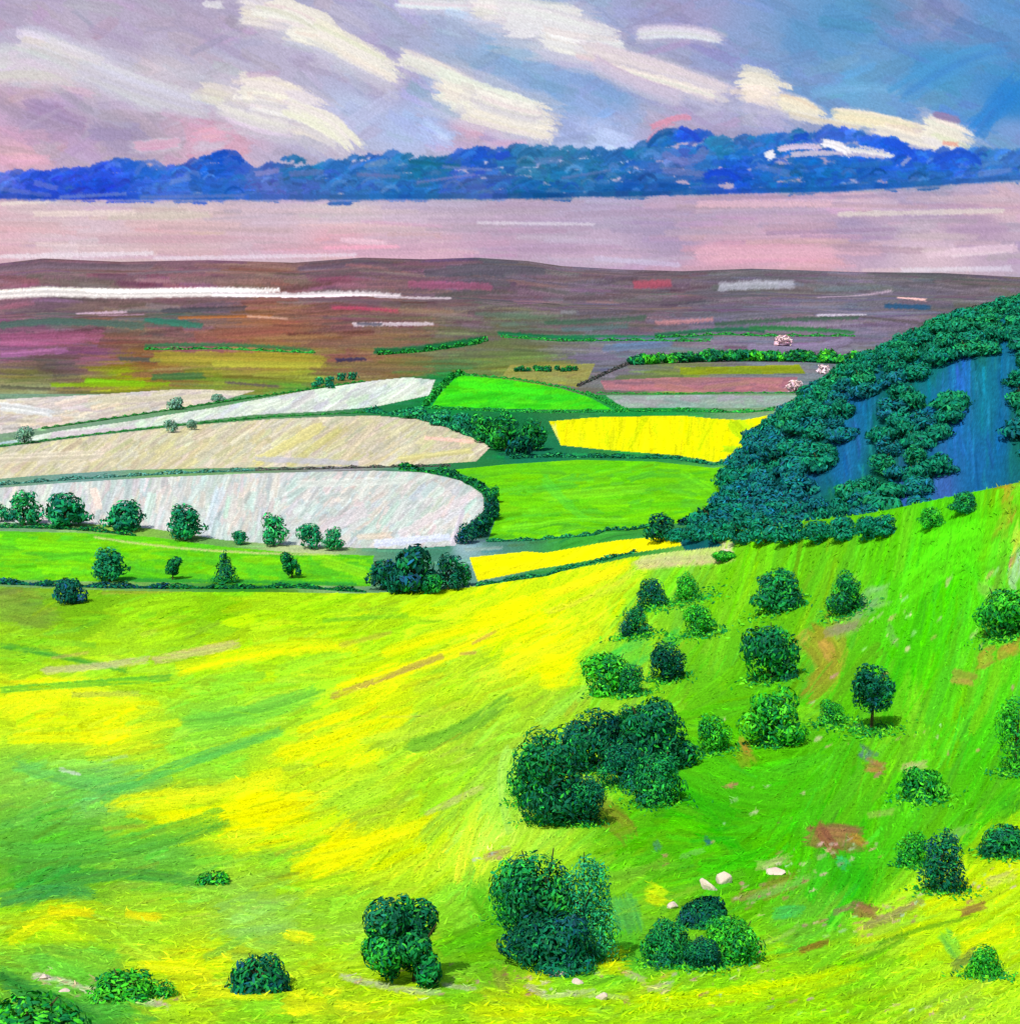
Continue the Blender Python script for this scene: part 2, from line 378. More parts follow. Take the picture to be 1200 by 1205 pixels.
for pts, w, c, op in [([(70,232),(150,228)],5,(120,140,200),.6),([(160,205),(175,190),(195,200)],7,(80,120,210),.7),([(200,215),(225,208)],8,(110,140,210),.6),([(100,215),(120,205),(140,215)],8,(50,80,215),.7),
  ([(40,215),(70,222)],8,(120,130,205),.5),([(0,222),(60,230)],6,(110,125,205),.5),([(165,232),(290,230)],4,(120,130,190),.5),([(250,185),(270,180),(285,190)],10,(25,80,195),.8),([(300,205),(330,200)],8,(150,140,195),.6),
  ([(340,205),(380,202)],8,(110,120,185),.6),([(430,195),(455,190)],9,(110,150,195),.7),([(420,205),(470,208)],5,(120,125,185),.6),([(480,190),(540,196)],6,(30,110,140),.7),([(490,215),(560,205)],4,(130,130,190),.6),([(520,196),(580,200)],4,(125,135,190),.6),
  ([(585,185),(600,180)],10,(40,80,205),.8),([(630,190),(660,188)],12,(95,125,185),.6),([(660,210),(720,200)],4,(110,120,180),.5),([(762,172),(775,158),(790,155)],10,(30,90,160),.8),([(800,150),(815,158),(820,165)],8,(40,80,210),.9),
  ([(780,180),(810,190),(830,175)],12,(115,125,190),.6),([(780,200),(830,205)],9,(130,135,195),.55),([(830,208),(850,202),(870,212)],10,(25,70,205),.8),([(890,195),(930,205)],9,(100,130,195),.55),([(935,162),(950,160)],10,(30,80,200),.8),([(975,158),(990,160)],12,(60,105,215),.8),
  ([(1040,165),(1065,175),(1075,190)],12,(35,85,215),.8),([(1060,195),(1070,185)],5,(170,175,215),.7),([(1100,190),(1130,180),(1150,192)],14,(35,85,210),.8),([(1000,195),(1050,192)],8,(40,110,185),.7),([(1150,205),(1190,200)],8,(110,140,205),.6),([(760,168),(775,152),(795,146)],3,(215,140,170),.6),
  ([(902,184),(912,180)],11,(240,236,240),.95),([(915,176),(945,172),(965,176)],9,(222,200,222),.9),([(930,182),(980,180),(1040,184)],7,(228,212,228),.85),([(968,168),(985,172),(1000,180)],13,(246,242,246),.97),([(1000,176),(1030,180),(1050,184)],7,(244,240,240),.95),([(1010,172),(1040,178)],4,(236,224,226),.8)]:
    cs1(pts, w, c, op, .06, .35)
# fine bristle tone
hh = sky_c.H - sky_c.H.mean()
cc = sky_c.C * (1 + 0.03 * hh[..., None] + rng.normal(0, 0.028, hh.shape)[..., None])
R = 30000.0
dx = (gu - CX) / F; dy = (CY - gv) / F
dd = np.stack([dx, math.cos(PITCH) + dy * math.sin(PITCH), -math.sin(PITCH) + dy * math.cos(PITCH)], -1)
dd /= np.linalg.norm(dd, axis=-1, keepdims=True)
sv = dd * R; sv[..., 2] += EYE
def grid_faces(nr, nc):
    i = np.arange(nr - 1)[:, None] * nc + np.arange(nc - 1)[None, :]
    return np.stack([i, i + 1, i + nc + 1, i + nc], -1).reshape(-1, 4)
me = make_mesh('sky', sv.reshape(-1, 3), grid_faces(len(SV), len(SU)), cols=lin(cc.reshape(-1, 3)), mat=M_sky)
tag(obj('sky', me), kind='structure')

# ================================================================== GROUND REGIONS
def wpoly(pts):
    return [(p[0], p[1]) for p in (at(a, b) for a, b in pts)]
FIELDS = [   # outline in the photo, name, base tones, stroke slope, stroke length
 ([(-120,474),(0,470),(120,464),(210,458),(300,460),(262,471),(200,482),(110,494),(40,505),(-120,528)], [(203,190,178),(196,188,180),(212,200,170)], -.15),
 ([(-120,534),(0,521),(70,507),(150,496),(250,480),(320,467),(380,456),(440,448),(480,444),(512,447),(505,465),(440,479),(380,484),(300,488),(220,497),(120,509),(0,523),(-120,542)], [(208,216,200),(200,204,200),(205,222,196)], -.5),
 ([(-120,545),(0,527),(110,513),(220,501),(320,493),(400,490),(440,489),(500,494),(545,508),(577,526),(560,543),(480,548),(400,549),(300,550),(150,553),(40,560),(-120,574)], [(205,196,172),(198,190,160),(205,198,150)], .6),
 ([(-120,582),(0,574),(80,568),(180,562),(300,557),(440,554),(500,556),(545,566),(568,582),(570,600),(548,620),(536,642),(470,646),(400,644),(330,641),(260,635),(180,622),(100,616),(0,615),(-120,612)], [(206,210,200),(200,198,192),(192,210,200),(214,202,192),(184,196,192)], 1.1),
 ([(-120,622),(0,625),(90,627),(180,632),(260,643),(340,650),(440,654),(436,690),(300,688),(180,685),(80,684),(0,682),(-120,682)], [(100,205,25),(90,195,35),(125,212,20)], .0),
 ([(540,441),(600,447),(660,457),(695,468),(720,482),(640,482),(560,480),(508,478),(522,457)], [(62,212,30),(80,215,25),(50,200,30)], -.1),
 ([(600,430),(700,428),(690,450),(680,456),(640,449),(590,444)], [(145,148,82),(150,150,70)], .1),
 ([(706,448),(790,444),(938,444),(935,461),(800,461),(712,459)], [(168,112,118),(155,112,125),(176,122,116)], -.02),
 ([(712,465),(800,465),(940,465),(915,479),(800,480),(734,480)], [(150,172,155),(158,160,160),(140,170,150)], .0),
 ([(800,432),(860,431),(940,429),(948,440),(880,440),(800,441)], [(128,146,40),(138,150,30)], -.05),
 ([(646,496),(700,491),(800,489),(905,488),(930,492),(900,524),(872,542),(800,536),(720,530),(660,524)], [(240,240,12),(225,235,12),(248,246,10)], 1.5),
 ([(530,553),(600,546),(680,541),(770,543),(866,547),(862,580),(835,612),(775,618),(700,628),(620,634),(574,636),(584,608),(586,590),(570,568)], [(108,205,18),(98,198,20),(118,210,15),(90,190,40)], .05),
 ([(552,656),(620,649),(700,640),(760,633),(830,628),(800,642),(748,650),(700,658),(640,668),(562,684)], [(250,244,8),(240,238,12)], -.2),
]
region = np.zeros((NR, NC), int)      # 0 valley ground, 1 meadow, 2 wooded hill, 3 moor, 10+ fields
edge_y = np.interp(X, [-400, -150, -60, 0, 50], [560, 560, 555, 580, 640])
# meadow runs down to the hedge at the valley's edge
mead = [at(a, b) for a, b in [(-160,688),(0,690),(100,694),(250,697),(430,698),(560,690),(650,674),(740,656),(800,648),(850,643)]]
mx = np.array([p[0] for p in mead]); my = np.array([p[1] for p in mead])
edge_y = np.where(X <= mx[-1], np.interp(X, mx, my), 575 + (X - mx[-1]) * 0.15)
region[Y < edge_y] = 1
hillm = (X > np.interp(Y, [560, 640, 700, 770, 900, 1000, 1200, 1500], [66, 66, 104, 119, 148, 176, 250, 380])) & (Y >= edge_y) & (Y < 1500)
region[hillm] = 2
region[(Y > 1620) & (region == 0)] = 3
VALLEY_FIELDS = []
for k, (pl, tones, sl) in enumerate(FIELDS):
    wp = wpoly(pl)
    m = in_poly(wp, X, Y) & ((region == 0) | (region == 3))
    region[m] = 10 + k

gc = Canvas(UC, VR[::-1].copy())
def msk(*ids):
    m = np.zeros(region.shape, bool)
    for i in ids: m |= region == i
    return m[::-1].astype(float)

def fill_ctrl(ctrl_px, ids, conv=True):
    ct = []
    for q in ctrl_px:
        if conv:
            u, v, _ = chart(q[0], q[1]); ct.append((u, v, q[2]))
        else: ct.append(q)
    m = msk(*ids) > 0
    gu, gv = np.meshgrid(gc.U, gc.V)
    uu, vv = gu[m], gv[m]
    ws = np.zeros(len(uu)); ac = np.zeros((len(uu), 3))
    for u, v, c in ct:
        w = 1 / (((uu - u) ** 2 + 1.6 * (vv - v) ** 2) ** 1.5 + 300.0); ws += w; ac += w[:, None] * np.asarray(c, float)
    gc.C[m] = ac / ws[:, None]
    return ct

# valley floor and hedge banks
gc.C[:] = (40, 120, 60)
VAL = [(50,500,(120,150,120)),(300,475,(90,140,90)),(480,500,(30,115,60)),(520,475,(20,130,60)),(600,500,(25,110,60)),(620,540,(25,115,80)),(760,485,(30,140,60)),
 (100,565,(110,150,140)),(400,552,(130,130,125)),(580,560,(40,120,60)),(520,640,(60,125,95)),(545,640,(150,180,185)),(560,620,(30,90,70)),(700,632,(60,160,50)),(700,665,(50,140,60)),(150,620,(130,180,70)),
 (350,646,(185,200,140)),(860,610,(60,130,80)),(300,692,(60,140,40)),(850,640,(110,170,60)),(900,470,(120,150,110)),(620,440,(110,130,60))]
vct = fill_ctrl(VAL, (0,))

# moor
MOOR = [(30,320,(110,90,100)),(200,320,(115,88,100)),(400,315,(95,85,98)),(570,315,(82,80,92)),(700,328,(105,98,108)),(900,325,(92,92,100)),(1100,332,(92,88,95)),
 (30,336,(140,80,105)),(200,336,(145,75,100)),(400,334,(130,72,92)),(520,332,(112,80,98)),(700,342,(110,92,105)),(1000,345,(105,102,115)),
 (50,362,(105,80,92)),(250,362,(105,85,90)),(420,360,(110,72,85)),(620,350,(105,80,95)),(800,350,(100,80,90)),(1000,360,(105,105,125)),
 (60,378,(85,95,85)),(200,378,(60,100,85)),(300,374,(145,95,65)),(400,372,(120,80,75)),(550,375,(100,82,88)),(700,372,(95,82,88)),(850,365,(95,95,110)),
 (50,392,(140,80,110)),(200,392,(125,75,80)),(330,390,(150,82,62)),(480,388,(120,80,70)),(620,385,(85,105,80)),(750,385,(105,85,95)),(900,385,(110,105,125)),
 (20,412,(150,80,130)),(100,410,(135,72,100)),(250,408,(145,75,75)),(400,405,(140,78,68)),(530,400,(95,105,60)),(700,400,(105,115,120)),(850,408,(115,112,135)),(960,400,(120,100,130)),
 (60,428,(85,70,65)),(180,425,(125,80,50)),(330,425,(150,130,40)),(450,420,(135,105,55)),(600,415,(90,115,55)),(700,418,(110,105,130)),(760,408,(95,110,135)),
 (30,445,(110,110,60)),(150,448,(130,150,20)),(250,445,(120,135,45)),(350,444,(145,150,50)),(480,434,(125,110,65)),(600,428,(110,120,55)),
 (30,462,(140,150,110)),(350,456,(70,140,50)),(620,440,(120,135,60)),(520,450,(30,120,60)),(800,445,(120,140,60)),(960,440,(110,120,120)),(-150,350,(120,80,95)),(-150,420,(120,90,80)),(1300,350,(105,95,105))]
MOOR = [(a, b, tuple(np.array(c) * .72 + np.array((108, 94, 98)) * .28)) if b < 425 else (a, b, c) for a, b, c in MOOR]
mct = fill_ctrl(MOOR, (3,))
mm = msk(3)
gv3 = gc.V[(mm.sum(1) > 0)]; vlo, vhi = gv3.min(), gv3.max()
for k in range(3400):
    u = rng.uniform(-170, 1370); v = rng.uniform(vlo, vhi)
    c = jit(idw(mct, u, v), 7, 0.10); l = rng.uniform(20, 110); w = rng.uniform(2.2, 6)
    an = rng.normal(0, 0.025)
    gc.stroke([(u - l/2, v - an*l), (u + l/2, v + an*l)], w, c, op=0.62, br=0.10, dry=0.6, mask=mm)
def cs_(pts): return [chart(a, b)[:2] for a, b in pts]
for pts, w, c, op in [
  ([(-60,347),(100,345),(300,346)],11,(226,220,212),.95),([(250,346),(380,347),(470,349)],8,(228,216,216),.95),([(440,349),(530,351)],5,(216,200,206),.9),([(100,342),(330,342)],5,(238,234,228),.9),
  ([(-10,318),(60,312),(180,314)],7,(105,90,100),.7),([(500,322),(640,318)],10,(84,82,92),.7),
  ([(90,369),(150,367)],4,(205,175,190),.85),([(115,371),(170,370)],3,(190,150,170),.8),([(415,382),(510,381)],5,(205,190,195),.9),([(420,381),(450,382)],4,(60,60,75),.7),
  ([(0,383),(80,378),(170,384)],9,(70,98,84),.8),([(170,376),(240,384)],8,(40,105,85),.8),([(190,366),(290,363)],6,(62,62,70),.7),([(210,374),(320,372)],6,(160,100,55),.85),
  ([(290,372),(340,375)],5,(190,150,130),.7),([(170,407),(270,406),(370,412)],5,(45,95,60),.85),([(140,422),(190,424)],6,(80,85,80),.8),([(180,420),(300,422),(380,424)],16,(150,145,48),.7),
  ([(250,428),(380,430)],8,(160,160,55),.7),([(100,448),(170,452)],8,(125,190,25),.9),([(60,453),(200,452)],6,(120,160,20),.8),([(180,444),(240,442)],9,(60,105,60),.8),([(265,450),(330,455)],4,(80,70,72),.8),([(0,455),(60,458)],5,(75,75,60),.7),
  ([(440,413),(500,410),(560,402)],8,(28,98,58),.9),([(500,408),(570,398)],5,(20,95,50),.9),([(395,424),(430,422)],5,(45,45,80),.8),([(585,392),(640,396),(700,400)],5,(20,105,60),.9),([(640,396),(740,396),(840,397)],4,(28,105,65),.9),
  ([(770,394),(850,388),(900,390)],5,(36,95,66),.9),([(880,386),(960,388),(1005,392)],5,(45,110,60),.9),([(840,382),(930,376),(1010,374)],4,(60,92,70),.8),([(1040,360),(1095,362)],6,(38,78,110),.9),([(1055,350),(1090,353)],5,(228,178,170),.9),
  ([(845,338),(935,334)],8,(170,170,180),.7),([(745,336),(790,333)],7,(165,70,85),.7),([(960,371),(1020,370)],3,(205,195,205),.8),([(700,400),(800,398)],6,(90,120,150),.5),([(710,410),(790,404)],10,(95,115,145),.7),
  ([(880,410),(960,408),(1000,398)],12,(125,112,140),.7),([(770,380),(840,376)],4,(175,120,120),.8),([(640,380),(760,374)],5,(60,95,72),.7),([(660,388),(740,384)],6,(70,100,100),.6),([(960,350),(1050,342)],3,(190,165,180),.6),
  ([(0,400),(120,396)],14,(150,82,112),.6),([(0,418),(80,412)],8,(160,100,150),.6),([(230,398),(330,390)],12,(142,86,70),.5),([(350,352),(470,358)],8,(110,92,100),.6),([(390,362),(470,366)],4,(150,60,80),.8),
  ([(480,334),(580,338)],6,(140,75,100),.7)]:
    layered(gc, cs_(pts), w, c, op, 0.12, 0.4, mm)

# valley banks
m0 = msk(0)
vr0 = gc.V[(m0.sum(1) > 0)]
for k in range(900):
    u = rng.uniform(-170, 1370); v = rng.uniform(vr0.min(), vr0.max())
    c = jit(idw(vct, u, v), 8, 0.10); l = rng.uniform(12, 50); w = rng.uniform(2, 5)
    gc.stroke([(u - l/2, v), (u + l/2, v + rng.normal(0, 1))], w, c, op=0.8, dry=0.4, mask=m0)
# fields
for k, (pl, tones, sl) in enumerate(FIELDS):
    mk = msk(10 + k); tones = [tuple(np.array(t) * (.94 if k not in (0, 1, 2, 3) else .965)) for t in tones]
    if mk.sum() == 0: print('EMPTY field', k); continue
    ii = np.nonzero(mk); gc.C[mk > 0] = tones[0]
    us = gc.U[ii[1]]; vs = gc.V[ii[0]]
    n = int(len(us) / 28) + 40
    sel = rng.integers(0, len(us), n)
    for q in sel:
        c = jit(tones[rng.integers(len(tones))], 3.5, 0.03); l = rng.uniform(10, 34)
        a = sl + rng.normal(0, 0.12); w = rng.uniform(3.5, 9); u_ = us[q]
        if k == 3: a = (1.25 if u_ < 330 else .75) + rng.normal(0, .15); w = rng.uniform(4, 10)
        if sl < 0.2 and sl > -.3: l *= 1.6
        u, v = us[q], vs[q]; du, dv = math.cos(a) * l / 2, -math.sin(a) * l / 2 * (-1 if sl < 0 else 1)
        gc.stroke([(u - du, v - dv), (u + du, v + dv)], w, c, op=0.75, br=0.07, dry=0.4, mask=mk)
def fs(k, lst):
    for pts, w, c, op in lst: gc.stroke(cs_(pts), w, c, op=op, br=0.08, dry=0.3, mask=msk(*(k if isinstance(k, tuple) else (k,))))
fs(10, [([(0,478),(60,486)],14,(216,222,222),.7),([(120,472),(260,466)],8,(206,198,165),.7)])
fs(11, [([(60,512),(160,504)],8,(210,190,200),.7),([(0,522),(90,518)],6,(160,195,200),.7),([(300,480),(330,470)],10,(216,226,206),.8),([(460,470),(490,450)],12,(222,228,210),.8)])
fs(12, [([(300,545),(380,500)],14,(205,196,120),.7),([(340,548),(400,505)],10,(192,185,110),.6),([(400,545),(440,500)],10,(212,196,165),.7),([(300,540),(420,545)],8,(190,190,205),.6),([(470,540),(555,530)],8,(205,198,125),.7),([(500,515),(560,520)],5,(225,180,165),.8),([(0,540),(120,535)],14,(210,200,178),.6)])
fs(13, [([(110,575),(118,600)],10,(226,205,188),.8),([(180,580),(172,612)],12,(196,222,205),.7),([(260,575),(240,630)],14,(200,215,222),.6),([(350,570),(480,566)],10,(205,212,200),.7),([(560,580),(470,630)],12,(222,205,205),.6),([(430,600),(380,625)],18,(210,198,200),.6),
        ([(440,640),(530,632)],10,(205,212,230),.8),([(545,600),(530,650)],8,(214,204,214),.8),([(420,632),(460,630)],10,(222,198,172),.6),([(0,590),(8,610)],10,(226,222,205),.7)])
fs(14, [([(110,632),(250,648),(400,652)],3,(196,196,130),.8),([(380,660),(430,675)],14,(140,215,30),.7),([(20,640),(120,645)],14,(120,215,20),.6),([(120,682),(420,688)],6,(40,140,60),.7)])
fs(15, [([(540,452),(640,462)],8,(60,225,30),.7)])
fs(20, [([(650,500),(655,522)],9,(205,212,120),.8),([(862,495),(905,515)],22,(165,212,20),.7),([(850,528),(890,520)],10,(150,205,25),.7),([(760,490),(740,526)],8,(195,215,10),.5),([(840,492),(820,530)],8,(200,220,10),.5),([(690,498),(700,526)],9,(252,250,10),.9),([(780,495),(790,532)],10,(252,250,10),.9)])
fs(21, [([(560,555),(700,548)],10,(90,180,22),.6),([(640,585),(760,575)],14,(120,205,30),.6),([(640,565),(690,612)],14,(80,195,60),.4),([(590,622),(740,612)],8,(120,215,30),.7),([(800,560),(850,590)],20,(105,205,30),.5)])

# wooded hillside ground
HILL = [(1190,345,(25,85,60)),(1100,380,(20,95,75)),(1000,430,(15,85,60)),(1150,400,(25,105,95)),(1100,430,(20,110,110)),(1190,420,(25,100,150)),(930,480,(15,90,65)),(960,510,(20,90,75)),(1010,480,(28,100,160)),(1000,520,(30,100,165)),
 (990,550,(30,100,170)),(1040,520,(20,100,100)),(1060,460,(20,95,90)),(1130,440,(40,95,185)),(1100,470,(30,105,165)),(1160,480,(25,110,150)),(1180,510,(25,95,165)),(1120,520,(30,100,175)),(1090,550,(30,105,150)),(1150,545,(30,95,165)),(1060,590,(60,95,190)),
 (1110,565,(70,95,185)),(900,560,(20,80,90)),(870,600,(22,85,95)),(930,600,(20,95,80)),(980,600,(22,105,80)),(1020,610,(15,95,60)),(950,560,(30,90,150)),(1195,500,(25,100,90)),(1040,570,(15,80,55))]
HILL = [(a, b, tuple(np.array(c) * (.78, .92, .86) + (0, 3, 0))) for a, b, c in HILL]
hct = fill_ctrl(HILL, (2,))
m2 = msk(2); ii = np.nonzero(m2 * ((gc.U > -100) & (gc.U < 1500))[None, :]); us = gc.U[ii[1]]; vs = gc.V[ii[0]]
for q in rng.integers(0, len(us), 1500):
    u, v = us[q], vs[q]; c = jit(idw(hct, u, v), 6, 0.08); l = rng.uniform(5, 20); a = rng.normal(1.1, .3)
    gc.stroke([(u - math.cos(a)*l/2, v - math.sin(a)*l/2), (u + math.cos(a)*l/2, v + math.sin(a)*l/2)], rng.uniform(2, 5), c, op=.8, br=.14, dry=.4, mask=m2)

# meadow and right-hand slope
MEAD = [(20,705,(112,150,45)),(100,710,(112,172,20)),(250,712,(130,190,15)),(400,715,(160,210,20)),(560,700,(190,225,20)),(700,670,(200,225,20)),(20,760,(140,200,30)),(150,770,(160,212,30)),(300,750,(170,215,20)),(450,740,(165,215,20)),
 (600,730,(215,235,10)),(700,720,(190,220,20)),(40,830,(210,230,20)),(130,850,(215,235,20)),(250,850,(135,208,50)),(350,830,(155,214,40)),(450,810,(200,225,15)),(560,790,(170,210,30)),(650,780,(225,240,15)),(660,820,(150,200,40)),
 (30,920,(130,200,60)),(120,930,(112,192,75)),(250,900,(145,210,45)),(400,880,(210,230,20)),(500,870,(165,212,40)),(580,880,(150,205,45)),(50,980,(90,175,50)),(200,960,(200,225,15)),(300,950,(235,240,5)),(420,940,(170,215,40)),
 (520,940,(150,210,30)),(590,940,(160,225,60)),(60,1030,(70,160,50)),(200,1010,(105,185,55)),(330,1020,(150,205,40)),(400,1000,(225,235,10)),(500,990,(190,225,20)),(570,980,(190,235,60)),(60,1080,(180,215,20)),(180,1080,(160,212,40)),
 (300,1080,(150,205,70)),(400,1080,(150,210,40)),(560,1060,(130,210,40)),(60,1150,(110,185,50)),(230,1140,(200,225,20)),(380,1150,(170,215,30)),(560,1150,(120,190,30)),(600,1190,(180,220,20)),(100,1195,(80,170,50)),(300,1190,(140,205,30)),
 (450,1190,(180,220,20)),(750,1190,(160,215,20)),(950,1190,(150,210,15)),(1150,1190,(170,220,40)),(800,690,(130,200,40)),(870,690,(120,195,20)),(950,700,(110,185,20)),(1050,690,(90,200,20)),(1130,660,(80,205,15)),(1180,600,(130,190,20)),
 (1180,680,(110,200,50)),(850,780,(110,190,30)),(960,760,(110,180,30)),(1080,760,(80,200,15)),(1150,800,(110,200,25)),(860,850,(100,190,15)),(980,880,(90,185,20)),(1050,870,(120,200,30)),(1150,880,(80,190,20)),(700,790,(130,200,40)),
 (850,950,(70,175,15)),(950,950,(80,185,20)),(1050,960,(90,190,25)),(1150,950,(90,190,20)),(780,1000,(90,185,15)),(900,1000,(80,185,10)),(1000,1040,(60,185,20)),(1130,1060,(190,225,20)),(1190,1010,(220,235,20)),(740,1060,(120,195,30)),
 (960,1080,(100,190,40)),(1050,1090,(170,220,40)),(730,1120,(90,190,40)),(900,1150,(150,215,20)),(1000,1130,(130,205,20)),(1100,1120,(180,225,20)),(1180,1130,(180,225,20)),(570,1110,(90,180,20)),(540,1010,(200,235,40)),(800,655,(150,205,50)),(1040,640,(100,195,20))]
DIR = [(100,750,5),(300,760,9),(500,760,18),(650,720,24),(250,930,14),(450,900,22),(550,850,28),(300,1100,6),(100,1100,-6),(600,1190,3),(900,1150,15),(1100,1080,25),(1100,750,70),(900,700,60),(850,900,-30),(1000,1000,70),(1050,870,60),(60,1030,20),(570,980,60),(750,780,50)]
MEAD = [(a, b, tuple(np.array(c) * ((.86, .97, .85) if (a > 760 and b < 1060) else (1.03, 1.03, 1.05)))) for a, b, c in MEAD]
gct = fill_ctrl(MEAD, (1,))
dct = [(chart(a, b)[0], chart(a, b)[1], c) for a, b, c in DIR]
m1 = msk(1)
v1 = gc.V[(m1.sum(1) > 0)]; v1lo, v1hi = v1.min(), 1330
def dabs(n, wl, wh, ll, lh, op, kj, sj, br):
    for k in range(n):
        u = rng.uniform(-170, 1370); v = rng.uniform(v1lo, v1hi)
        c = jit(idw(gct, u, v, 4.0), kj, sj); a = math.radians(float(idw(dct, u, v)[0]) + rng.normal(0, 10))
        l = rng.uniform(ll, lh); du, dv = math.cos(a) * l / 2, -math.sin(a) * l / 2
        bow = rng.normal(0, 0.06) * l
        gc.stroke([(u - du, v - dv), (u + dv*bow/l, v - du*bow/l + bow*.3), (u + du, v + dv)], rng.uniform(wl, wh), c, op=op, br=br, dry=0.45, mask=m1)
dabs(1500, 9, 20, 40, 110, .75, 7, .04, .07)
dabs(2600, 3, 8, 14, 55, .70, 9, .05, .10)
YEL = (224, 238, 26)
